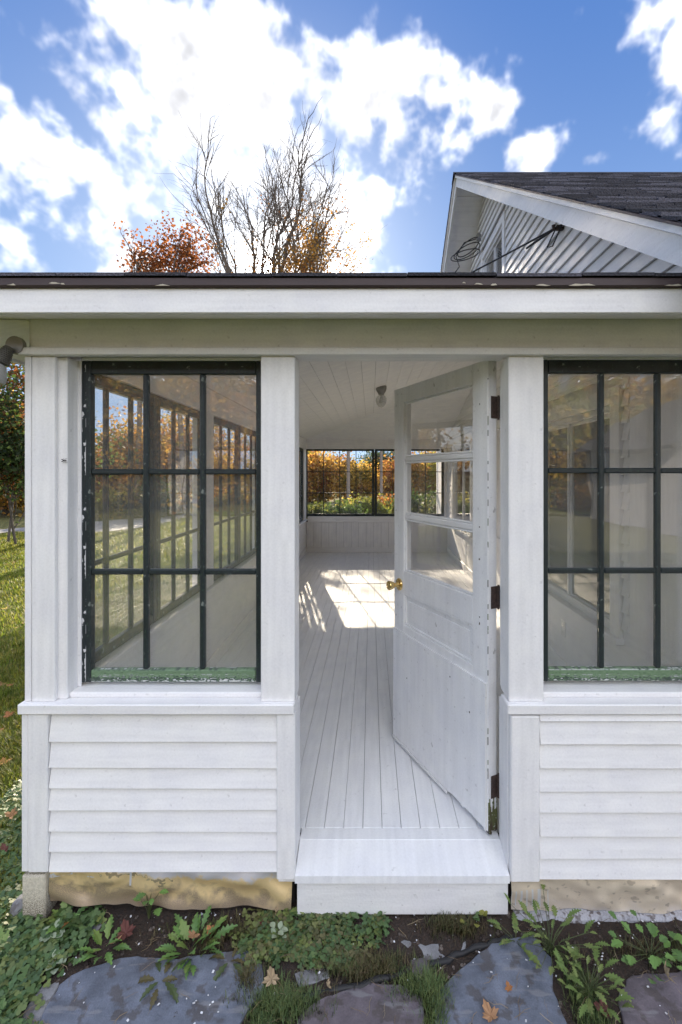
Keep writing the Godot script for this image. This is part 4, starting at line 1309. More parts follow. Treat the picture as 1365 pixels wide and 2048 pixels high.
	lathe(fb, [Vector2(0.0, 0.09), Vector2(0.030, 0.094), Vector2(0.052, 0.14), Vector2(0.057, 0.165), Vector2(0.054, 0.176), Vector2(0.0, 0.182)], 24, Transform3D(bs, Vector3(-0.012, -0.015, 0.025)))
	mi("light_bulb", done(fb), M["lamp_grey"], fd)
	fd.scale = Vector3.ONE * 0.8
	# an insect on the casing of the left window
	var I := Vector3(-1.186, EYE + (947.0 - 921.0) / 514.0, -1.805)
	var bug := thing("insect", "tiny dark winged insect resting on the corner casing", "insect", I)
	var bg := new_st()
	lathe(bg, [Vector2(0, -0.009), Vector2(0.0022, -0.006), Vector2(0.0026, -0.002), Vector2(0.0012, 0.0), Vector2(0.002, 0.003), Vector2(0.0016, 0.006), Vector2(0, 0.008)], 8, Transform3D(Basis(Vector3(0, 1, 0), Vector3(1, 0, 0), Vector3(0, 0, -1)), Vector3(0, 0, 0.003)))
	for j in 6:
		var sx := -0.004 + 0.004 * (j % 3)
		var sy := -1.0 if j < 3 else 1.0
		tube(bg, [Vector3(sx, 0, 0.003), Vector3(sx * 1.4, 0.005 * sy, 0.005), Vector3(sx * 1.8, 0.009 * sy, -0.003)], [0.0005, 0.0005, 0.0003], 4)
	mi("body", done(bg), M["insect_body"], bug)
	for j in [-1.0, 1.0]:
		var wg := new_st()
		hexa(wg, [Vector3(0.001, 0.001 * j, 0.0055), Vector3(-0.010, 0.006 * j, 0.0055), Vector3(-0.012, 0.003 * j, 0.0055), Vector3(-0.004, 0.001 * j, 0.0055)], [Vector3(0.001, 0.001 * j, 0.006), Vector3(-0.010, 0.006 * j, 0.006), Vector3(-0.012, 0.003 * j, 0.006), Vector3(-0.004, 0.001 * j, 0.006)])
		mi("wing", done(wg), M["insect_body"], bug)

# ---------------------------------------------------------------- growing things
func multi(called: String, mesh: Mesh, m: Material, places: Array, tints: Array, parent: Node3D = null) -> MultiMeshInstance3D:
	var mm := MultiMesh.new()
	mm.transform_format = MultiMesh.TRANSFORM_3D
	mm.use_colors = true
	mm.mesh = mesh
	mm.instance_count = places.size()
	for i in places.size():
		mm.set_instance_transform(i, places[i])
		mm.set_instance_color(i, tints[i])
	var o := MultiMeshInstance3D.new()
	o.multimesh = mm
	o.material_override = m
	o.set_meta("kind", "stuff")
	if parent:
		o.name = called
		parent.add_child(o, true)
	else:
		o.name = numbered(called)
		add_child(o, true)
	return o

func leaf_face(st: SurfaceTool, p: Vector3, along: Vector3, side: Vector3, l: float, w: float, c: Color) -> void:
	var n := along.cross(side).normalized()
	if n.y < 0.0:
		n = -n
	var mid := p + along * l * 0.45
	var v := [p, mid + side * w + n * l * 0.05, p + along * l - n * l * 0.12, mid - side * w + n * l * 0.05]
	st.set_color(c)
	tri(st, v[0], v[1], mid - n * l * 0.04, n)
	st.set_color(c)
	tri(st, v[1], v[2], mid - n * l * 0.04, n)
	st.set_color(c)
	tri(st, v[2], v[3], mid - n * l * 0.04, n)
	st.set_color(c)
	tri(st, v[3], v[0], mid - n * l * 0.04, n)

func spray(sd: int, count: int, reach: float, l: float) -> ArrayMesh:   # a handful of separate leaves
	var key := "%d %d %.3f %.3f" % [sd, count, reach, l]
	if not leaf_cache.has(key):
		rng.seed = sd
		var st := new_st()
		for i in count:
			var p := Vector3(rng.randfn(), rng.randfn() * 0.8, rng.randfn()) * reach * 0.5
			var al := Vector3(rng.randfn(), rng.randfn() - 0.3, rng.randfn()).normalized()
			var sdv := al.cross(Vector3(rng.randfn(), rng.randfn(), rng.randfn())).normalized()
			var k := rng.randf_range(0.75, 1.25)
			leaf_face(st, p, al, sdv, l * rng.randf_range(0.7, 1.2), l * 0.42, Color(k, k, k))
		leaf_cache[key] = done(st)
	return leaf_cache[key]

var tips: Array = []
func limb(st: SurfaceTool, p: Vector3, d: Vector3, L: float, r: float, lvl: int, most: int, lift: float, fork: int, spread := 1.0) -> void:
	var segs := 4 if lvl < 2 else 3
	var pts := [p]
	var rad := [r]
	var at := p
	var dir := d
	var r1 := r * (0.62 if lvl < most else 0.25)
	for i in segs:
		dir = (dir + Vector3(rng.randfn(), rng.randfn(), rng.randfn()) * (0.07 + 0.035 * lvl) + Vector3.UP * lift).normalized()
		at += dir * L / segs
		pts.append(at)
		rad.append(lerpf(r, r1, float(i + 1) / segs))
	tube(st, pts, rad, 7 if lvl == 0 else (5 if lvl < 3 else 3))
	if lvl >= most - 1:
		for i in range(1, pts.size()):
			tips.append([pts[i], lvl])
	if lvl >= most:
		return
	var n := fork + (1 if lvl == 0 else 0) + (2 if most >= 5 and lvl >= 3 else 0)
	for i in n:
		var t := rng.randf_range(0.35, 0.95)
		var k := mini(int(t * segs), segs - 1)
		var q: Vector3 = pts[k].lerp(pts[k + 1], t * segs - k)
		var ax := dir.cross(Vector3(rng.randfn(), rng.randfn(), rng.randfn())).normalized()
		limb(st, q, dir.rotated(ax, rng.randf_range(0.4, 0.95) * spread), L * rng.randf_range(0.5, 0.75), lerpf(r, r1, t) * 0.62, lvl + 1, most, lift, fork, spread)
	limb(st, at, dir, L * 0.72, r1, lvl + 1, most, lift, fork, spread)

func leaves_on(t: Node3D, count: int, colors: Array, sd: int, spread: float, leaf: float, low: float, high: float, flat_top := 1.0) -> void:
	rng.seed = sd + 5
	var places := []
	var tints := []
	var tone := FastNoiseLite.new()
	tone.seed = sd
	tone.frequency = 0.45
	for i in count:
		var q: Array = tips[rng.randi_range(0, tips.size() - 1)]
		var p: Vector3 = q[0] + Vector3(rng.randfn(), rng.randfn() * 0.7, rng.randfn()) * spread
		if p.y < low or p.y > high:
			continue
		if high < 90.0 and rng.randf() < smoothstep(low, high, p.y) * flat_top:
			continue
		var g := tone.get_noise_3dv(p + t.position) * 1.3 + 0.5 + rng.randf_range(-0.2, 0.2)
		var f := clampf(g, 0.0, 0.999) * (colors.size() - 1)
		var a: Color = colors[int(f)]
		var b: Color = colors[int(f) + 1] if int(f) + 1 < colors.size() else a
		places.append(Transform3D(Basis.from_euler(Vector3(rng.randf() * TAU, rng.randf() * TAU, rng.randf() * TAU)).scaled(Vector3.ONE * rng.randf_range(0.7, 1.3)), p))
		tints.append(a.lerp(b, f - int(f)) * rng.randf_range(0.75, 1.2))
	multi("crown", spray(300 + sd % 3, 9, 0.42, leaf), M["leaves"], places, tints, t)

func tree(called: String, label: String, at: Vector3, height: float, colors: Array, count: int, sd: int, o := {}) -> Node3D:
	rng.seed = sd
	tips = []
	var t := thing(called, label, "tree", at, o.get("group", "trees beyond the road"))
	var st := new_st()
	var bole: float = height * o.get("bole", 0.28)
	var lean := Vector3(rng.randfn() * 0.05, 1, rng.randfn() * 0.05).normalized()
	if o.has("shoot"):      # a bare stem with its crown high up
		var top := lean * bole
		tube(st, [Vector3(0, -0.3, 0), top * 0.5 + Vector3(0.1, 0, 0), top], [0.14, 0.11, 0.08], 8)
		for i in 3:
			limb(st, top - Vector3(0, 0.5 * i, 0), (lean + Vector3(rng.randfn() * 0.25, 0, rng.randfn() * 0.25)).normalized(), o.shoot, 0.06, 1, 4, 0.06, 3, 0.75)
	else:
		limb(st, Vector3(0, -0.3, 0), lean, bole + 0.3, height * o.get("girth", 0.014), 0, o.get("levels", 3), o.get("lift", 0.05), o.get("fork", 4))
	mi("trunk", done(st), M["bark"], t)
	# stretch to the height asked for is left alone: the crown follows its limbs
	leaves_on(t, count, colors, sd, height * o.get("spread", 0.06), o.get("leaf", 0.15), height * o.get("low", 0.12), o.get("high", 99.0))
	return t

func shrub(called: String, label: String, at: Vector3, h: float, colors: Array, count: int, sd: int, group := "shrubs along the road") -> void:
	rng.seed = sd
	tips = []
	var t := thing(called, label, "shrub", at, group)
	var st := new_st()
	for i in 6:
		var a := TAU * i / 6.0 + rng.randf()
		limb(st, Vector3(cos(a), 0, sin(a)) * 0.08 + Vector3(0, -0.05, 0), Vector3(cos(a) * 0.55, 1, sin(a) * 0.55).normalized(), h * 0.45, 0.018 * h, 1, 3, 0.06, 3)
	mi("stem", done(st), M["bark"], t)
	leaves_on(t, count, colors, sd, h * 0.10, 0.11, 0.1, 99.0)

const GOLD := Color(0.58, 0.39, 0.08)
const AMBER := Color(0.48, 0.24, 0.05)
const RUSSET := Color(0.27, 0.10, 0.03)
const OLIVE := Color(0.14, 0.14, 0.03)
const LIME := Color(0.32, 0.34, 0.05)
const MID := Color(0.07, 0.11, 0.025)
const DEEP := Color(0.028, 0.05, 0.018)

func make_trees() -> void:
	# the big maple between the sun and the roof: bare above, brown leaves below
	rng.seed = 211
	tips = []
	var base := Vector3(-5.2, -0.3, -22.5)
	var t := thing("maple_tree", "tall maple with bare upper branches rising behind the porch roof", "tree", base, "trees beyond the road")
	var st := new_st()
	tube(st, [Vector3(0, -0.3, 0), Vector3(0.05, 3.0, 0), Vector3(-0.05, 6.4, 0.05), Vector3(0.0, 8.0, 0.0)], [0.42, 0.34, 0.29, 0.22], 10)
	for l in [[Vector3(-0.55, 7.4, 0), Vector3(-0.12, 1, 0.06), 4.1, 0.15], [Vector3(-0.15, 8.4, 0), Vector3(-0.17, 1, -0.1), 3.8, 0.15], [Vector3(0.2, 8.4, 0), Vector3(0.13, 1, 0.1), 4.1, 0.18], [Vector3(0.25, 7.6, 0), Vector3(0.30, 1, -0.1), 3.7, 0.14], [Vector3(0.0, 8.4, 0), Vector3(0.0, 1, -0.2), 3.7, 0.12],
			[Vector3(-0.4, 7.6, 0), Vector3(-0.40, 1, 0.2), 3.0, 0.11], [Vector3(0.05, 8.6, 0), Vector3(0.05, 1, 0.15), 3.9, 0.15], [Vector3(0.15, 8.6, 0), Vector3(0.42, 1, -0.25), 3.6, 0.12], [Vector3(0.3, 8.4, 0), Vector3(0.62, 0.9, 0.1), 3.0, 0.11], [Vector3(0.3, 8.8, 0), Vector3(1.0, 0.95, -0.2), 2.4, 0.10], [Vector3(-0.4, 8.0, 0), Vector3(-0.75, 0.95, 0.3), 2.5, 0.09], [Vector3(0.2, 8.8, 0), Vector3(0.95, 0.62, 0.4), 2.5, 0.10], [Vector3(0.3, 8.4, 0), Vector3(1.0, 0.75, 0.2), 2.7, 0.10]]:
		tube(st, [Vector3(0, 6.4, 0), l[0]], [0.20, l[3] * 0.75], 7)
		limb(st, l[0], (l[1] as Vector3).normalized(), l[2], l[3] * 0.75, 1, 5, 0.06, 3, 0.72)
	var upper := tips
	tips = []
	for l in [[Vector3(0, 4.6, 0), Vector3(1, 0.5, 0.3), 2.1], [Vector3(0, 5.2, 0), Vector3(0.8, 0.6, -0.6), 2.2], [Vector3(0, 5.6, 0), Vector3(-0.9, 0.5, 0.3), 2.0], [Vector3(0, 5.0, 0), Vector3(-0.5, 0.6, -0.8), 2.0], [Vector3(0, 5.8, 0), Vector3(0.4, 0.8, 0.8), 2.0]]:
		limb(st, l[0], (l[1] as Vector3).normalized(), l[2], 0.09, 1, 4, 0.05, 3, 0.9)
	mi("trunk", done(st), M["pale_bark"], t)
	leaves_on(t, 400, [RUSSET, AMBER, AMBER, GOLD], 212, 0.25, 0.14, 3.0, 99.0)
	tips = []
	for q in upper:
		var p: Vector3 = q[0]
		if (p.x > 1.0 and p.y < 15.4 and rng.randf() < 0.7) or p.y < 10.5 or rng.randf() < 0.07:
			tips.append(q)
	leaves_on(t, 1500, [RUSSET, AMBER, AMBER, Color(0.36, 0.21, 0.04)], 211, 0.24, 0.12, 6.5, 18.0, 1.1)
	# the russet maple to its left
	var r := tree("maple_tree", "smaller russet maple left of the tall bare maple", Vector3(-8.75, -0.4, -22.0), 14.0, [RUSSET, RUSSET, Color(0.30, 0.10, 0.03)], 300, 223, {"low": 0.6, "bole": 0.76, "shoot": 1.55, "spread": 0.036})
	r.rotation.y = 0.5
	tree("maple_tree", "thin leafless sapling leaning left of the russet maple", Vector3(-10.6, -0.4, -21.0), 11.2, [RUSSET, RUSSET], 60, 226, {"bole": 0.86, "shoot": 1.5, "spread": 0.02})
	# golden woods across the road; low enough to stay under the eave
	var spots := [
		[-15.2, -19.5, 9.5, 0, "golden maple with a round crown seen through the left side sashes"],
		[-12.0, -21.5, 9.6, 1, "orange maple standing behind the green roadside shrubs"],
		[-17.6, -24.5, 9.0, 2, "dark pine green tree at the left edge of the woods"],
		[-7.2, -26.5, 6.2, 0, "gold leaved maple behind the russet one"],
		[-3.3, -28.5, 6.0, 1, "orange maple left in the end window of the porch"],
		[-0.9, -30.0, 6.0, 0, "golden maple in the middle of the end window"],
		[1.9, -30.5, 6.0, 1, "amber maple by the dark mullion of the end window"],
		[4.4, -31.5, 6.2, 3, "yellow green tree seen through the glass of the open door"],
		[7.6, -32.0, 6.5, 0, "golden maple behind the main house"],
		[-10.2, -28.0, 10.5, 1, "orange crowned maple far behind the road bend"],
		[-13.5, -30.0, 12.5, 0, "gold tree far back beyond the left sashes"],
		[-20.5, -27.0, 13.0, 1, "orange tree far back at the left edge"],
		[-24.0, -24.0, 8.5, 2, "dark green tree beyond the lawn at far left"],
		[-17.5, -14.5, 10.5, 0, "golden maple across the lawn, left of the verge"],
		[-18.5, -8.5, 10.5, 1, "orange maple across the lawn from the porch's side"],
		[-19.0, -2.5, 8.5, 0, "golden maple across the lawn from the porch corner"],
		[-6.0, -41.0, 9.0, 3, "far yellow green tree behind the gold leaved maple"],
		[0.5, -43.0, 9.0, 2, "far dark tree behind the middle of the end window"],
		[6.0, -44.0, 9.0, 1, "far orange tree behind the open door's glass"],
		[-12.5, -42.0, 10.0, 2, "far dark tree beyond the road bend"],
	]
	var pal := [[OLIVE, GOLD, GOLD, AMBER, OLIVE, RUSSET], [RUSSET, AMBER, GOLD, AMBER, OLIVE, RUSSET], [DEEP, DEEP, MID, OLIVE], [LIME, OLIVE, GOLD, LIME]]
	var sd := 230
	for s in spots:
		tree(["golden_maple", "orange_maple", "evergreen_tree", "birch_tree"][s[3]], s[4], Vector3(s[0], -0.4, s[1]), s[2], pal[s[3]], 1300, sd, {"bole": 0.18, "fork": 4, "spread": 0.08, "low": 0.06, "leaf": 0.16, "girth": 0.018})
		sd += 7
	# two slim trees on the verge, left of the porch
	tree("roadside_tree", "slim dark green tree with reddish leaves, left of the pair on the verge", Vector3(-8.95, -0.3, -11.35), 5.6, [DEEP, MID, DEEP, RUSSET], 900, 401, {"bole": 0.34, "fork": 4, "spread": 0.05, "low": 0.30, "leaf": 0.09, "group": "slim trees on the verge", "girth": 0.006})
	tree("roadside_tree", "leaning slim tree right beside the other slim one on the verge", Vector3(-8.55, -0.3, -11.25), 5.0, [DEEP, MID, MID, RUSSET], 800, 409, {"bole": 0.36, "fork": 4, "spread": 0.05, "low": 0.30, "leaf": 0.09, "group": "slim trees on the verge", "girth": 0.007})
	# shrubs seen through the sashes
	var sh := [
		[-1.75, -14.6, 0.75, 0, "dark green shrub at the left of the end window"],
		[-1.0, -15.5, 0.85, 0, "green shrub beside the darkest one in the end window"],
		[-0.62, -18.0, 0.7, 1, "yellow shrub low in the middle of the end window"],
		[-0.05, -17.5, 0.85, 2, "dark stemmed open shrub left of the end window's mullion"],
		[0.85, -19.0, 0.8, 3, "reddish shrub right of the end window's mullion"],
		[1.75, -16.0, 1.3, 0, "tall green shrub behind the open door's glass"],
		[2.2, -15.2, 1.0, 0, "green shrub nearest the house wall in the end window"],
		[-8.6, -18.4, 1.7, 0, "large green bush by the road seen through the left sashes"],
		[-10.2, -18.0, 1.3, 1, "yellow green bush by the road beside the large green one"],
		[-6.4, -21.0, 1.4, 3, "reddish bush across the road bend"],
	]
	var spal := [[DEEP, MID, MID, OLIVE], [GOLD, LIME, GOLD], [MID, OLIVE, LIME], [RUSSET, AMBER, OLIVE]]
	sd = 500
	for s in sh:
		shrub("shrub", s[4], Vector3(s[0], -0.2, s[1]), s[2], spal[s[3]], 420, sd)
		sd += 3
	# woods behind the viewer, which the window panes mirror
	var back := [[-19.0, 17.0, 10.5, 0], [-15.0, 21.0, 12.0, 1], [-11.5, 18.5, 11.0, 0], [-8.0, 22.0, 12.5, 0], [-4.5, 19.5, 11.0, 1], [-1.0, 23.0, 12.0, 0], [3.0, 20.5, 10.5, 0], [6.5, 23.0, 12.0, 1], [9.8, 19.5, 9.5, 3], [12.5, 23.5, 12.5, 1], [16.0, 20.0, 10.5, 0], [19.5, 23.0, 12.0, 0], [14.0, 29.0, 15.0, 1], [-13.0, 29.0, 15.0, 0], [23.5, 20.0, 11.0, 3]]
	var words := ["golden", "orange", "dark green", "yellow green"]
	var spotted := ["at its left end", "second from its left end", "mirrored leftmost in the left window", "mirrored in the left window's middle", "mirrored in the left window's last column", "straight behind the step", "right of the one behind the step", "between the step and the garage", "just left of the garage roof", "tallest behind the garage", "just right of the garage", "second right of the garage", "far back right of the garage", "far back at its left", "at its right end"]
	sd = 600
	for i in back.size():
		var s: Array = back[i]
		tree(["golden_maple", "orange_maple", "evergreen_tree", "birch_tree"][s[3]], "%s tree across the front lawn, %s" % [words[s[3]], spotted[i]], Vector3(s[0], -0.4, s[1]), s[2] * 1.35, pal[s[3]], 2600, sd, {"bole": 0.18, "fork": 4, "spread": 0.085, "low": 0.03, "leaf": 0.22, "group": "trees across the front lawn"})
		sd += 7

# ---------------------------------------------------------------- ground
func sheet(called: String, y: float, m: Material, corners: Array) -> MeshInstance3D:
	var st := new_st()
	var pl := PackedVector2Array()
	for c in corners:
		pl.append(c)
	var ix := Geometry2D.triangulate_polygon(pl)
	for i in range(0, ix.size(), 3):
		tri(st, Vector3(pl[ix[i]].x, y, pl[ix[i]].y), Vector3(pl[ix[i + 1]].x, y, pl[ix[i + 1]].y), Vector3(pl[ix[i + 2]].x, y, pl[ix[i + 2]].y), Vector3.UP)
	var o := mi(called, done(st), m)
	o.set_meta("kind", "structure")
	return o

func bed_y(x: float, z: float) -> float:   # the strip of bare soil along the porch
	return -0.0265 + soil_n.get_noise_2d(x, z) * 0.014 + 0.012 * smoothstep(-1.70, -1.80, z) - 0.03 * smoothstep(-0.95, -0.80, z) - 0.02 * smoothstep(-1.25, -1.38, x)

var soil_n: FastNoiseLite

func make_ground() -> void:
	sheet("lawn", -0.05, M["lawn"], [Vector2(-260, -260), Vector2(260, -260), Vector2(260, 260), Vector2(-260, 260)])
	sheet("road", -0.042, M["asphalt"], [Vector2(-60, -2.0), Vector2(-30, -3.4), Vector2(-15, -6.8), Vector2(-11.0, -9.2), Vector2(-8.7, -11.9), Vector2(-7.2, -15.4), Vector2(-3.6, -20.4), Vector2(0.2, -24.2), Vector2(6, -27), Vector2(60, -34), Vector2(60, -38), Vector2(5, -31), Vector2(-1.6, -27.4), Vector2(-6.2, -22.4), Vector2(-10.0, -16.6), Vector2(-12.0, -13.6), Vector2(-16.5, -10.4), Vector2(-31, -6.8), Vector2(-60, -5.4)])
	soil_n = FastNoiseLite.new()
	soil_n.seed = 3
	soil_n.frequency = 6.0
	soil_n.fractal_octaves = 5
	var st := new_st()
	var nx := 230
	var nz := 80
	var x0 := -1.75
	var z0 := -1.86
	for i in nx:
		for j in nz:
			var w := 3.9 / nx
			var d := 1.15 / nz
			for q in [[0, 0], [1, 0], [1, 1], [0, 0], [1, 1], [0, 1]]:
				var x: float = x0 + (i + q[0]) * w
				var z: float = z0 + (j + q[1]) * d
				st.set_smooth_group(0)
				st.add_vertex(Vector3(x, bed_y(x, z), z))
	st.generate_normals()
	var bed := mi("garden_soil", done(st), M["soil"])
	bed.set_meta("kind", "structure")
	# flagstones, each its own stone
	var fp := Node3D.new()
	fp.name = "stone_path"
	fp.set_meta("kind", "structure")
	add_child(fp)
	var stones := [
		["slate_blue", -0.016, [[-1.02, -1.15], [-1.04, -1.555], [-0.99, -1.605], [-0.853, -1.645], [-0.70, -1.635], [-0.45, -1.672], [-0.385, -1.64], [-0.352, -1.545], [-0.405, -1.45], [-0.43, -1.18]]],
		["slate_purple", -0.018, [[-0.25, -1.22], [-0.225, -1.472], [-0.166, -1.514], [0.005, -1.562], [0.097, -1.553], [0.17, -1.521], [0.155, -1.24]]],
		["slate_blue", -0.016, [[0.182, -1.24], [0.205, -1.51], [0.30, -1.60], [0.44, -1.69], [0.60, -1.722], [0.635, -1.64], [0.60, -1.535], [0.63, -1.25]]],
		["slate_purple", -0.017, [[0.806, -1.521], [0.886, -1.584], [1.18, -1.605], [1.25, -1.25], [0.72, -1.22]]],
		["slate_pale", -0.026, [[0.055, -1.713], [0.107, -1.72], [0.197, -1.693], [0.354, -1.707], [0.327, -1.66], [0.169, -1.636], [0.103, -1.66]]],
		["slate_purple", -0.008, [[0.142, -1.626], [0.194, -1.637], [0.204, -1.578], [0.161, -1.562], [0.143, -1.589]]],
		["slate_pale", -0.016, [[-1.148, -1.803], [-1.081, -1.812], [-1.005, -1.773], [-1.035, -1.713], [-1.108, -1.698]]],
		["slate_pale", -0.024, [[-0.264, -1.597], [-0.178, -1.621], [-0.105, -1.632], [-0.122, -1.578], [-0.237, -1.553]]],
		["slate_purple", -0.018, [[-0.673, -1.803], [-0.562, -1.812], [-0.519, -1.773], [-0.641, -1.743]]],
		["slate_pale", -0.024, [[-1.10, -1.30], [-1.109, -1.535], [-1.082, -1.597], [-1.045, -1.578], [-1.037, -1.30]]],
		["slate_blue", -0.020, [[1.28, -1.30], [1.24, -1.60], [1.62, -1.66], [1.70, -1.28]]],
		["slate_blue", -0.020, [[-0.62, -0.80], [-0.58, -1.12], [0.10, -1.16], [0.16, -0.82]]],
		["slate_purple", -0.020, [[0.24, -0.80], [0.22, -1.18], [0.95, -1.16], [1.02, -0.84]]],
	]
	var sd := 701
	for s in stones:
		var pl := PackedVector2Array()
		var mid := Vector2.ZERO
		for c in s[2]:
			pl.append(Vector2(c[0], c[1]))
			mid += Vector2(c[0], c[1])
		mid /= pl.size()
		for i in pl.size():
			pl[i] -= mid
		mi("flagstone", slab_mesh(pl, -0.09, s[1], 0.0032, sd), M[s[0]], fp, Vector3(mid.x, 0, mid.y))
		sd += 1

# leaves of the small plants: a lobed blade that folds along its rib and arches over
func blade(key: String, l: float, w: float, lobes: int, cut: float, arch: float, c: Color, rim := Color(-1, 0, 0)) -> ArrayMesh:
	if leaf_cache.has(key):
		return leaf_cache[key]
	var st := new_st()
	var n := maxi(lobes * 2, 6)
	var prev := []
	for i in n + 1:
		var t := float(i) / n
		var out := w * sin(PI * pow(t, 0.75)) * (1.0 - (cut if lobes > 0 and i % 2 == 0 else 0.0)) + 0.0008
		var y := l * (0.55 * t - arch * t * t)
		var z := l * t * (1.0 - 0.12 * t)
		var zz := z + (0.0 if i % 2 == 0 else l * 0.03)
		var row := [Vector3(-out, y + out * 0.25, zz), Vector3(0, y, z), Vector3(out, y + out * 0.25, zz)]
		if i > 0:
			for k in 2:
				var a: Vector3 = prev[k]
				var b: Vector3 = prev[k + 1]
				var d: Vector3 = row[k + 1]
				var e: Vector3 = row[k]
				for v in [[a, b, d, k, k + 1, k + 1], [a, d, e, k, k + 1, k]]:
					var nn: Vector3 = (v[1] - v[0]).cross(v[2] - v[0])
					if nn.length_squared() < 1e-18:
						continue
					nn = nn.normalized()
					if nn.y < 0.0:
						nn = -nn
					st.set_color(c if rim.r < 0.0 else rim.lerp(c, 0.35))
					tri(st, v[0], v[1], v[2], nn)
		prev = row
	leaf_cache[key] = done(st)
	return leaf_cache[key]

func plant(called: String, label: String, category: String, at: Vector3, sd: int, kinds: Array, n: int, reach: float, tilt: Vector2, size: Vector2, stem := 0.0, group := "") -> void:
	rng.seed = sd
	var o := thing(called, label, category, at, group)
	if stem > 0.0:
		var st := new_st()
		st.set_color(Color(0.09, 0.11, 0.04))
		for i in n:
			var a := TAU * i / n * 2.4
			var p := Vector3(cos(a), 0, sin(a)) * reach * rng.randf_range(0.2, 1.0) + Vector3(0, stem * rng.randf_range(0.45, 1.0), 0)
			tube(st, [Vector3.ZERO, p * Vector3(0.3, 0.6, 0.3), p], [0.0016, 0.0013, 0.0009], 4)
			var l := mi("leaf", kinds[i % kinds.size()], M["weed_leaf"], o, p)
			l.basis = Basis(Vector3.UP, -a + PI / 2 + rng.randf_range(-0.6, 0.6)) * Basis(Vector3.RIGHT, rng.randf_range(tilt.x, tilt.y)) * Basis.from_scale(Vector3.ONE * rng.randf_range(size.x, size.y))
		mi("stem", done(st), M["weed_leaf"], o)
		return
	for i in n:
		var a := TAU * i * 0.382 + rng.randf_range(-0.3, 0.3)
		var r := reach * sqrt(float(i) / n) * 0.6
		var l := mi("leaf", kinds[i % kinds.size()], M["weed_leaf"], o, Vector3(cos(a) * r, rng.randf_range(0.0, 0.012), sin(a) * r))
		l.basis = Basis(Vector3.UP, -a + PI / 2) * Basis(Vector3.RIGHT, rng.randf_range(tilt.x, tilt.y)) * Basis(Vector3.BACK, rng.randf_range(-0.4, 0.4)) * Basis.from_scale(Vector3.ONE * rng.randf_range(size.x, size.y))

# a fallen maple leaf: five pointed lobes, cupped
func maple_leaf(key: String, c: Color, cup: float) -> ArrayMesh:
	if leaf_cache.has(key):
		return leaf_cache[key]
	var st := new_st()
	var rim := [[-90, 0.25], [-62, 0.42], [-35, 0.62], [-22, 0.45], [2, 0.86], [16, 0.60], [26, 0.72], [44, 0.46], [66, 0.82], [76, 0.80], [90, 1.05], [104, 0.80], [114, 0.82], [136, 0.46], [154, 0.72], [164, 0.60], [178, 0.86], [202, 0.45], [215, 0.62], [242, 0.42]]
	for i in rim.size():
		var p: Array = rim[i]
		var q: Array = rim[(i + 1) % rim.size()]
		var v := []
		for e in [p, q]:
			var a := deg_to_rad(e[0])
			var x: float = cos(a) * e[1]
			var z: float = -sin(a) * e[1]
			v.append(Vector3(x, cup * (x * x * 0.9 + z * z * 0.5) + 0.05 * sin(a * 5.0), z))
		var m1: Vector3 = v[0] * 0.5 + Vector3(0, -0.02, 0)
		var m2: Vector3 = v[1] * 0.5 + Vector3(0, -0.02, 0)
		for f in [[Vector3.ZERO, m1, m2], [m1, v[0], v[1]], [m1, v[1], m2]]:
			var nn: Vector3 = (f[1] - f[0]).cross(f[2] - f[0]).normalized()
			if nn.y < 0.0:
				nn = -nn
			st.set_color(c * (0.85 + 0.3 * float(i % 3) / 2.0))
			tri(st, f[0], f[1], f[2], nn)
	st.set_color(c * 0.6)
	tube(st, [Vector3(0, 0, 0), Vector3(0.05, 0.04, 0.4), Vector3(0.12, 0.02, 0.75)], [0.02, 0.018, 0.012], 4)
	leaf_cache[key] = done(st)
	return leaf_cache[key]

func tuft(sd: int, n: int, h: float, w: float, spread: float) -> ArrayMesh:
	var st := new_st()
	rng.seed = sd
	for i in n:
		var a := rng.randf() * TAU
		var b := Vector3(rng.randfn(), 0, rng.randfn()) * spread
		var lean := Vector3(cos(a), 0, sin(a)) * rng.randf_range(0.2, 0.9)
		var side := Vector3(-sin(a), 0, cos(a)) * w
		var hh := h * rng.randf_range(0.55, 1.1)
		var k := rng.randf_range(0.75, 1.25)
		var p0 := b
		var p1 := b + Vector3(0, hh * 0.6, 0) + lean * hh * 0.25
		var p2 := b + Vector3(0, hh * 0.9, 0) + lean * hh * 0.7
		var nn := (lean.normalized() * -0.4 + Vector3.UP).normalized()
		for f in [[p0 - side, p0 + side, p1 + side * 0.8], [p0 - side, p1 + side * 0.8, p1 - side * 0.8], [p1 - side * 0.8, p1 + side * 0.8, p2]]:
			st.set_color(Color(k, k, k))
			tri(st, f[0], f[1], f[2], nn)
	return done(st)

func clover(sd: int) -> ArrayMesh:
	var st := new_st()
	rng.seed = sd
	for s in 5:
		var b := Vector3(rng.randfn(), 0, rng.randfn()) * 0.016
		var y := rng.randf_range(0.010, 0.026)
		var t0 := rng.randf() * TAU
		var tip := Basis.from_euler(Vector3(rng.randf_range(-0.4, 0.4), t0, rng.randf_range(-0.4, 0.4)))
		for k in 3:
			var kk := rng.randf_range(0.8, 1.2)
			var a := TAU * k / 3.0
			var c := Vector3(cos(a), 0, sin(a)) * 0.0062
			var v := []
			for j in 7:
				var g := TAU * j / 7.0
				v.append(b + Vector3(0, y, 0) + tip * (c + Vector3(cos(g), 0.12 * cos(g * 2.0), sin(g)) * 0.0062))
			for j in range(1, 6):
				st.set_color(Color(kk, kk, kk))
				tri(st, v[0], v[j], v[j + 1], (tip * Vector3.UP).normalized())
	return done(st)

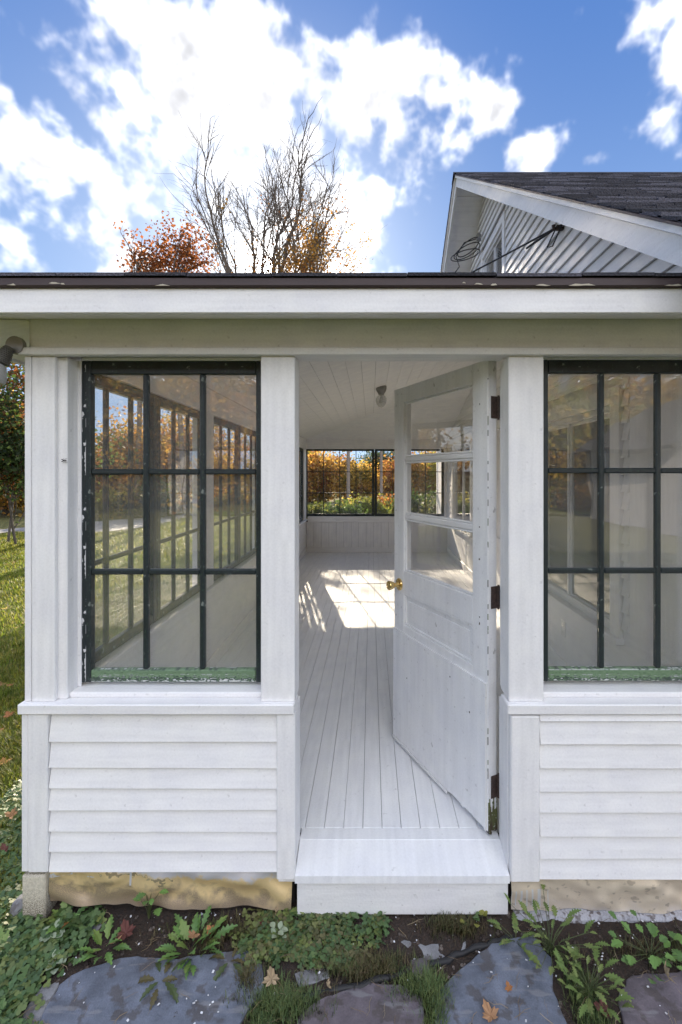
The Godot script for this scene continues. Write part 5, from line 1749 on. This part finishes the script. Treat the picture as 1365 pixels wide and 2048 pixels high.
func scatter(n: int, sd: int, inside: Callable, size: Vector2, pal: Array) -> Array:
	rng.seed = sd
	var pl := []
	var ti := []
	for i in n:
		var p = inside.call()
		if p == null:
			continue
		pl.append(Transform3D(Basis(Vector3.UP, rng.randf() * TAU).scaled(Vector3.ONE * rng.randf_range(size.x, size.y)), p))
		var a: Color = pal[rng.randi_range(0, pal.size() - 1)]
		var b: Color = pal[rng.randi_range(0, pal.size() - 1)]
		ti.append(a.lerp(b, rng.randf()) * rng.randf_range(0.8, 1.2))
	return [pl, ti]

func make_ground_cover() -> void:
	var patch := FastNoiseLite.new()
	patch.seed = 31
	patch.frequency = 0.9
	# lawn: tufts thick beside the porch, thinner away
	var green := [Color(0.20, 0.27, 0.03), Color(0.28, 0.31, 0.04), Color(0.13, 0.19, 0.028), Color(0.34, 0.30, 0.06)]
	var s := scatter(26000, 801, func():
		var d := pow(rng.randf(), 1.35)
		var z := lerpf(-1.1, -6.2, d)
		var x := -1.40 - rng.randf() * (1.0 + 4.2 * d)
		return Vector3(x, -0.05, z), Vector2(0.7, 1.3), green)
	multi("lawn_grass", tuft(5, 9, 0.055, 0.0022, 0.016), M["blades"], s[0], s[1])
	s = scatter(34000, 802, func():
		var z := -4.5 - 9.0 * rng.randf()
		return Vector3(-1.45 - rng.randf() * 9.0, -0.05, z), Vector2(0.8, 1.5), green)
	multi("lawn_grass", tuft(6, 10, 0.07, 0.004, 0.045), M["blades"], s[0], s[1])
	s = scatter(16000, 803, func():
		var z := -9.2 - 16.0 * rng.randf()
		return Vector3(-7.0 + rng.randf() * 12.0, -0.05, z), Vector2(1.0, 1.9), green)
	multi("lawn_grass", tuft(7, 10, 0.08, 0.007, 0.09), M["blades"], s[0], s[1])
	s = scatter(22000, 804, func():
		var z := -0.78 + 7.0 * pow(rng.randf(), 1.3)
		return Vector3(rng.randf_range(-6.5, 7.5), -0.05, z), Vector2(0.8, 1.5), green)
	multi("lawn_grass", tuft(8, 10, 0.06, 0.004, 0.05), M["blades"], s[0], s[1])
	# clover: at the corner, and in the bed before the step
	var dark := [Color(0.075, 0.14, 0.045), Color(0.10, 0.175, 0.055), Color(0.06, 0.11, 0.04), Color(0.16, 0.20, 0.055)]
	s = scatter(11500, 811, func():
		var x := -1.02 - pow(rng.randf(), 0.8) * 0.9
		var z := -1.15 - rng.randf() * 1.9
		if x > -1.34 and z < -1.77:
			return null
		if x > -1.12 and z > -1.60 and rng.randf() < 0.75:
			return null
		if x > -1.10 and patch.get_noise_2d(x * 6, z * 6) < 0.05:
			return null
		return Vector3(x, maxf(bed_y(x, z), -0.05) + 0.002, z), Vector2(0.55, 1.35), dark)
	multi("clover", clover(7), M["weed_leaf"], s[0], s[1])
	s = scatter(850, 812, func():
		var x := rng.randf_range(-0.50, 0.06)
		var z := rng.randf_range(-1.80, -1.56)
		var k := Vector2((x + 0.24) / 0.26, (z + 1.72) / 0.11).length() + patch.get_noise_2d(x * 9, z * 9) * 0.7
		if k > 1.0:
			return null
		return Vector3(x, bed_y(x, z) + 0.001, z), Vector2(0.5, 1.0), [dark[0], dark[2], Color(0.12, 0.11, 0.045), dark[3]])
	multi("clover", clover(8), M["weed_leaf"], s[0], s[1])
	# low scrubby grass and moss in the joints
	var dry := [Color(0.10, 0.10, 0.03), Color(0.15, 0.12, 0.05), Color(0.06, 0.085, 0.02), Color(0.09, 0.06, 0.03)]
	var joints := [[-0.29, -1.50, 0.09, 0.045, 420, 0], [-0.03, -1.61, 0.11, 0.035, 520, 1], [0.17, -1.545, 0.07, 0.035, 330, 0], [0.20, -1.48, 0.03, 0.10, 220, 0], [-0.42, -1.58, 0.03, 0.06, 120, 1], [0.33, -1.75, 0.10, 0.03, 220, 1], [0.70, -1.50, 0.05, 0.12, 220, 0], [-0.55, -1.72, 0.18, 0.04, 220, 1], [1.10, -1.66, 0.25, 0.04, 200, 1], [-0.34, -1.35, 0.04, 0.12, 260, 0]]
	var pl := []
	var ti := []
	var sd := 820
	for j in joints:
		s = scatter(j[4], sd, func():
			var x: float = j[0] + rng.randfn() * j[2] * 0.6
			var z: float = j[1] + rng.randfn() * j[3] * 0.6
			if z < -1.80:
				return null
			return Vector3(x, bed_y(x, z), z), Vector2(0.5, 1.1), dry if j[5] == 1 else [dry[2], dark[1], dark[3]])
		pl.append_array(s[0])
		ti.append_array(s[1])
		sd += 1
	multi("joint_grass", tuft(9, 8, 0.034, 0.0011, 0.008), M["weed_leaf"], pl, ti)
	# crumbs of soil and twigs
	s = scatter(1500, 840, func():
		var x := rng.randf_range(-1.2, 1.6)
		var z := rng.randf_range(-1.82, -1.2)
		return Vector3(x, bed_y(x, z), z), Vector2(0.4, 1.7), [Color(0.05, 0.035, 0.028), Color(0.09, 0.065, 0.05), Color(0.16, 0.13, 0.11), Color(0.03, 0.022, 0.018)])
	var cr := new_st()
	rng.seed = 9
	for i in 4:
		var q := Vector3(rng.randfn(), 0.15, rng.randfn()) * 0.006
		lathe(cr, [Vector2(0, -0.003), Vector2(0.0032, -0.001), Vector2(0.0026, 0.0015), Vector2(0, 0.0028)], 5, Transform3D(Basis.from_euler(Vector3(i, i * 2.0, 0.3)), q))
	var crm := M["leaves"].duplicate() as StandardMaterial3D
	crm.backlight_enabled = false
	crm.resource_name = "crumbs"
	multi("soil_crumbs", done(cr), crm, s[0], s[1])
	# dry stems and grass stalks lying about
	s = scatter(170, 843, func():
		var x := rng.randf_range(-1.15, 1.5)
		var z := rng.randf_range(-1.80, -1.30)
		return Vector3(x, maxf(bed_y(x, z), -0.014) + 0.004, z), Vector2(0.4, 1.2), [Color(0.28, 0.20, 0.11), Color(0.16, 0.11, 0.07), Color(0.34, 0.27, 0.17)])
	var ds := new_st()
	ds.set_color(Color(1, 1, 1))
	tube(ds, [Vector3(-0.03, 0, 0), Vector3(-0.01, 0.004, 0.003), Vector3(0.012, 0.002, -0.002), Vector3(0.032, 0.005, 0.004)], [0.0007, 0.0009, 0.0008, 0.0004], 4)
	tube(ds, [Vector3(0.0, 0.003, 0.0), Vector3(0.012, 0.006, 0.010)], [0.0006, 0.0003], 4)
	multi("dry_stems", done(ds), crm, s[0], s[1])
	# chips of white paint scraped off the boards
	s = scatter(190, 841, func():
		var x := rng.randf_range(-1.05, 1.5)
		var z := -1.80 + pow(rng.randf(), 1.7) * 0.42
		if x > -0.45 and x < 0.05 and rng.randf() < 0.7:
			return null
		return Vector3(x, maxf(bed_y(x, z), -0.015) + 0.003, z), Vector2(0.15, 1.0), [Color(0.74, 0.74, 0.76), Color(0.66, 0.67, 0.70)])
	var ch := new_st()
	hexa(ch, [Vector3(-0.005, -0.0008, -0.002), Vector3(0.004, -0.0008, -0.004), Vector3(0.006, -0.0004, 0.002), Vector3(-0.003, 0.0006, 0.004)], [Vector3(-0.005, 0.0002, -0.002), Vector3(0.004, 0.0003, -0.004), Vector3(0.006, 0.0008, 0.002), Vector3(-0.003, 0.0016, 0.004)])
	multi("paint_chips", done(ch), crm, s[0], s[1])
	# leaves strewn over the lawn, too many to name
	s = scatter(900, 842, func():
		var z := -1.5 - pow(rng.randf(), 1.3) * 12.0
		return Vector3(-1.45 - rng.randf() * 7.5, -0.015, z), Vector2(0.04, 0.065), [AMBER, Color(0.34, 0.17, 0.06), RUSSET, GOLD])
	multi("strewn_leaves", maple_leaf("strewn", Color(1, 1, 1), 0.25), M["dry_leaf"], s[0], s[1])

func make_plants() -> void:
	var g1 := Color(0.15, 0.28, 0.07)
	var g2 := Color(0.11, 0.21, 0.06)
	var g3 := Color(0.18, 0.26, 0.065)
	var dand := [blade("dand1", 0.11, 0.020, 5, 0.55, 0.35, g1), blade("dand2", 0.09, 0.022, 4, 0.45, 0.28, g3), blade("dand3", 0.12, 0.018, 6, 0.6, 0.45, g2)]
	var palm := [blade("palm1", 0.05, 0.020, 4, 0.4, 0.25, g1), blade("palm2", 0.045, 0.021, 4, 0.4, 0.2, g2)]
	var fern := [blade("fern1", 0.085, 0.017, 6, 0.6, 0.3, Color(0.13, 0.20, 0.05)), blade("fern2", 0.07, 0.018, 5, 0.55, 0.35, Color(0.17, 0.22, 0.06))]
	var oval := [blade("oval1", 0.028, 0.0095, 0, 0.0, 0.2, Color(0.09, 0.15, 0.045))]
	var vari := [blade("vari1", 0.030, 0.010, 0, 0.0, 0.2, Color(0.10, 0.18, 0.08), Color(0.45, 0.50, 0.36)), blade("vari2", 0.026, 0.0095, 0, 0.0, 0.2, Color(0.08, 0.15, 0.06), Color(0.40, 0.46, 0.32))]
	var wilt := [blade("wilt1", 0.09, 0.016, 5, 0.5, 0.5, Color(0.10, 0.085, 0.035)), blade("wilt2", 0.10, 0.014, 5, 0.5, 0.5, Color(0.06, 0.09, 0.03))]
	plant("dandelion_plant", "largest bright green dandelion rosette before the left flashing", "weed", Vector3(-0.642, -0.02, -1.672), 901, dand, 32, 0.12, Vector2(-0.6, 0.3), Vector2(0.45, 0.95))
	plant("dandelion_plant", "smaller dandelion rosette beside the red curled leaf", "weed", Vector3(-0.955, -0.022, -1.672), 902, dand, 16, 0.07, Vector2(-0.5, 0.3), Vector2(0.4, 0.75))
	plant("leafy_seedling", "small green seedling standing against the left flashing", "weed", Vector3(-0.852, -0.02, -1.785), 903, palm, 9, 0.045, Vector2(0.0, 0.6), Vector2(0.55, 0.9), 0.12)
	plant("wilted_weed", "half wilted weed trailing over the large blue flagstone", "weed", Vector3(-0.70, -0.012, -1.56), 904, wilt, 8, 0.06, Vector2(0.15, 0.45), Vector2(0.6, 1.1))
	plant("wilted_weed", "thin wilted weed hanging over the right end of the blue flagstone", "weed", Vector3(-0.49, -0.012, -1.62), 905, wilt, 6, 0.04, Vector2(0.15, 0.45), Vector2(0.5, 0.8))
	plant("feathery_weed", "tall feathery weed sprawling before the foundation ledge", "weed", Vector3(0.64, -0.03, -1.66), 906, fern, 40, 0.15, Vector2(-0.6, 0.7), Vector2(0.35, 0.8), 0.12)
	plant("feathery_weed", "dense feathery weed at the edge of the dark flagstone on the right", "weed", Vector3(0.72, -0.03, -1.53), 907, fern, 36, 0.10, Vector2(-0.5, 0.7), Vector2(0.35, 0.8), 0.07)
	plant("feathery_weed", "low feathery weed by the end of the half buried edging", "weed", Vector3(0.53, -0.03, -1.70), 908, fern, 12, 0.07, Vector2(-0.3, 0.4), Vector2(0.5, 0.8), 0.04)
	plant("cranesbill_plant", "broad leaved weed in the dark soil at the far right", "weed", Vector3(0.99, -0.03, -1.645), 909, palm, 22, 0.12, Vector2(-0.3, 0.6), Vector2(0.5, 1.0), 0.07)
	plant("cranesbill_plant", "green weed at the right edge beside the folded tan leaf", "weed", Vector3(1.10, -0.03, -1.60), 910, palm, 16, 0.08, Vector2(-0.3, 0.6), Vector2(0.5, 1.0), 0.05)
	plant("creeping_weed", "pale green creeper growing at the foot of the step", "weed", Vector3(0.005, -0.02, -1.775), 911, oval, 18, 0.06, Vector2(-0.3, 0.4), Vector2(0.8, 1.4), 0.035)
	plant("creeping_weed", "yellowish creeper at the right part of the step's foot", "weed", Vector3(0.385, -0.02, -1.775), 912, [blade("oval2", 0.024, 0.011, 0, 0.0, 0.2, Color(0.22, 0.22, 0.04)), oval[0]], 12, 0.05, Vector2(-0.3, 0.4), Vector2(0.7, 1.2), 0.03)
	plant("variegated_plant", "white edged goutweed sprig in the clover before the step", "weed", Vector3(-0.34, -0.02, -1.71), 913, vari, 8, 0.022, Vector2(-0.1, 0.4), Vector2(0.8, 1.2), 0.035)
	plant("variegated_plant", "white edged goutweed sprig below the corner footing", "weed", Vector3(-1.17, -0.03, -1.71), 914, vari, 9, 0.03, Vector2(-0.1, 0.4), Vector2(0.9, 1.3), 0.04)
	plant("variegated_plant", "white edged goutweed sprig at the edge of the clover, left of the blue flagstone", "weed", Vector3(-1.09, -0.03, -1.615), 915, vari, 8, 0.024, Vector2(-0.1, 0.4), Vector2(0.9, 1.3), 0.035)
	plant("dandelion_plant", "long leaved dandelion beside the corner footing", "weed", Vector3(-1.16, -0.02, -1.77), 916, dand, 8, 0.05, Vector2(-0.6, 0.0), Vector2(0.5, 0.8))
	plant("dandelion_plant", "sunlit dandelion at the left edge of the clover", "weed", Vector3(-1.33, -0.03, -1.66), 917, [dand[1]], 9, 0.05, Vector2(-0.4, 0.1), Vector2(0.6, 0.9))
	# fallen leaves one by one
	var tan_l := maple_leaf("tan", Color(0.40, 0.22, 0.11), 0.35)
	var org := maple_leaf("orange", Color(0.36, 0.15, 0.05), 0.3)
	var red := maple_leaf("red", Color(0.13, 0.045, 0.035), 0.6)
	var pale := maple_leaf("pale", Color(0.42, 0.32, 0.20), 0.9)
	var grp := "fallen maple leaves by the porch"
	for l in [
		[tan_l, Vector3(-0.636, 0.028, -1.675), 0.050, Vector3(0.35, 2.8, 0.1), "tan five pointed leaf lying on the big dandelion"],
		[org, Vector3(-0.585, 0.02, -1.70), 0.030, Vector3(0.3, 1.0, 0.4), "small orange leaf beside the tan leaf on the dandelion"],
		[red, Vector3(-0.90, 0.0, -1.71), 0.060, Vector3(0.7, 0.7, 0.2), "dark red curled leaf on the soil left of the dandelion"],
		[tan_l, Vector3(-0.915, 0.008, -1.675), 0.046, Vector3(0.5, 3.6, -0.3), "crumpled orange leaf under the dark red one"],
		[pale, Vector3(-0.33, 0.01, -1.545), 0.052, Vector3(1.0, 0.3, 0.2), "pale curled leaf standing at the edge of the blue flagstone"],
		[red, Vector3(-0.405, -0.01, -1.755), 0.028, Vector3(0.4, 2.0, 0.2), "small reddish leaf in the clover under the flashing"],
		[pale, Vector3(-0.36, 0.0, -1.79), 0.030, Vector3(1.0, 1.0, 0.2), "small tan leaf leaning where the flashing meets the step"],
		[pale, Vector3(0.985, 0.02, -1.555), 0.052, Vector3(0.9, 2.4, 0.9), "folded tan leaf standing at the right edge"],
		[tan_l, Vector3(0.375, -0.006, -1.455), 0.055, Vector3(0.15, 0.4, 0.0), "broad orange tan maple leaf flat on the right blue flagstone"],
		[red, Vector3(0.735, 0.0, -1.465), 0.050, Vector3(0.2, 1.4, 0.2), "brown maple leaf at the foot of the dense feathery weed"],
		[pale, Vector3(-0.14, -0.004, -1.54), 0.026, Vector3(0.6, 2.2, 0.5), "shrivelled tan leaf on the purple flagstone"],
		[org, Vector3(0.455, -0.004, -1.53), 0.026, Vector3(0.5, 0.2, 0.5), "shrivelled yellow leaf on the right blue flagstone"],
		[org, Vector3(-1.14, 0.0, -1.735), 0.030, Vector3(0.4, 1.2, 0.3), "orange leaf in the weeds by the corner footing"],
		[org, Vector3(-2.53, 0.0, -3.25), 0.060, Vector3(0.3, 1.0, 0.2), "bright orange leaf on the lawn, farthest of those by the corner"],
		[tan_l, Vector3(-1.77, 0.0, -2.30), 0.060, Vector3(0.5, 2.2, 0.4), "brown curled leaf in the grass beside the corner board"],
		[red, Vector3(-1.64, 0.0, -2.08), 0.050, Vector3(0.5, 0.7, 0.6), "dull red leaf in the grass nearest the corner footing"],
	]:
		var o := mi("fallen_leaf", l[0], M["dry_leaf"], null, l[1])
		o.scale = Vector3.ONE * l[2] * 0.68
		o.rotation = l[3]
		tag(o, l[4], "leaf", grp)
	# a half buried strip of edging, and a stone by the footing
	var es := new_st()
	var pts := []
	var rad := []
	var way := [Vector3(-0.34, -0.034, -1.50), Vector3(-0.281, -0.03, -1.521), Vector3(-0.07, -0.024, -1.548), Vector3(0.099, -0.024, -1.592), Vector3(0.25, -0.024, -1.63), Vector3(0.374, -0.022, -1.676), Vector3(0.50, -0.024, -1.715), Vector3(0.595, -0.04, -1.745)]
	rng.seed = 77
	for i in way.size() - 1:
		for k in 5:
			pts.append((way[i] as Vector3).lerp(way[i + 1], k / 5.0) + Vector3(rng.randfn(), rng.randfn() * 0.6, rng.randfn()) * 0.0025)
			rad.append(0.0095 + rng.randf_range(-0.002, 0.003))
	tube(es, pts, rad, 7)
	tag(mi("edging_strip", done(es), M["black_rubber"]), "black strip of edging half buried in the soil before the step", "edging")
	var rk := new_st()
	lathe(rk, [Vector2(0, -0.05), Vector2(0.034, -0.03), Vector2(0.040, 0.0), Vector2(0.026, 0.022), Vector2(0.008, 0.032), Vector2(0, 0.033)], 7, Transform3D(Basis.from_euler(Vector3(0.3, 0.5, 0.2)).scaled(Vector3(1.0, 1.0, 1.4)), Vector3.ZERO))
	tag(mi("stone", done(rk), M["slate_pale"], null, Vector3(-1.375, -0.01, -1.83)), "grey stone beside the weathered corner footing", "stone")

func make_far_things() -> void:
	for q in [[-1.12, -23.2, 7.4, "grey wooden utility pole left of the end window's mullion"], [0.62, -27.5, 7.0, "grey wooden utility pole right of the end window's mullion"], [-8.8, -24.0, 7.7, "grey wooden utility pole that carries the service cable"]]:
		var o := thing("utility_pole", q[3], "pole", Vector3(q[0], -0.05, q[1]), "utility poles along the road")
		var st := new_st()
		tube(st, [Vector3(0, -0.2, 0), Vector3(0, q[2] * 0.5, 0), Vector3(0, q[2], 0)], [0.09, 0.08, 0.065], 12)
		lathe(st, [Vector2(0.065, q[2]), Vector2(0.04, q[2] + 0.02), Vector2(0, q[2] + 0.03)], 12)
		mi("pole", done(st), M["pole_wood"], o)
		mi("crossarm", box_mesh(Vector3(1.5, 0.11, 0.09), 0.01), M["pole_wood"], o, Vector3(0, q[2] - 0.5, 0.12))
	# the small garage on the front lawn, mirrored in the right window
	var g := thing("garage", "small grey garage across the front lawn, mirrored in the right window", "garage", Vector3(11.0, -0.05, 11.5))
	mi("wall", box_mesh(Vector3(5.0, 2.5, 5.5), 0.01), M["grey_siding"], g, Vector3(0, 1.25, 0))
	var r := new_st()
	prism(r, [Vector2(-3.0, 2.4), Vector2(0.0, 4.2), Vector2(0.0, 4.35), Vector2(-3.1, 2.5)], Vector3(0, 0, -3.1), Vector3(0, 0, 3.1), Vector3.RIGHT, Vector3.UP)
	prism(r, [Vector2(3.0, 2.4), Vector2(0.001, 4.2), Vector2(0.001, 4.35), Vector2(3.1, 2.5)], Vector3(0, 0, -3.1), Vector3(0, 0, 3.1), Vector3.RIGHT, Vector3.UP)
	mi("roof", done(r), M["shingle1"], g)
	var gb := new_st()
	prism(gb, [Vector2(-2.5, 2.5), Vector2(2.5, 2.5), Vector2(0, 4.05)], Vector3(0, 0, -2.75), Vector3(0, 0, 2.75), Vector3.RIGHT, Vector3.UP)
	mi("gable", done(gb), M["grey_siding"], g)
	mi("garage_door", box_mesh(Vector3(2.6, 2.1, 0.05), 0.01), M["white_h"], g, Vector3(0, 1.05, -2.78))

# ---------------------------------------------------------------- all together
func _ready() -> void:
	var cam := Camera3D.new()
	cam.name = "camera"
	cam.position = Vector3(0, EYE, 0)
	cam.projection = Camera3D.PROJECTION_FRUSTUM      # a level, shifted lens: verticals stay upright
	cam.near = 0.1
	cam.far = 600.0
	cam.size = 0.1 * 2.0 * 1024.0 / 930.0
	cam.frustum_offset = Vector2(-59.5, -77.0) / 930.0 * 0.1
	add_child(cam)
	cam.current = true
	var env := Environment.new()
	env.background_mode = Environment.BG_SKY
	env.sky = Sky.new()
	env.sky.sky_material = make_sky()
	env.tonemap_mode = Environment.TONE_MAPPER_LINEAR
	env.tonemap_exposure = EXPOSURE
	env.sdfgi_enabled = true
	env.ssao_enabled = true
	env.ssil_enabled = true
	var we := WorldEnvironment.new()
	we.name = "environment"
	we.environment = env
	add_child(we)
	var sun := DirectionalLight3D.new()
	sun.name = "sun"
	sun.basis = Basis.looking_at(-SUN.normalized())
	sun.light_color = Color(1.0, 0.93, 0.82)
	sun.light_energy = 1.45
	sun.light_angular_distance = 0.5
	sun.shadow_enabled = true
	add_child(sun)
	make_materials()
	make_ground()
	make_porch()
	make_house()
	make_trees()
	make_ground_cover()
	make_plants()
	make_far_things()
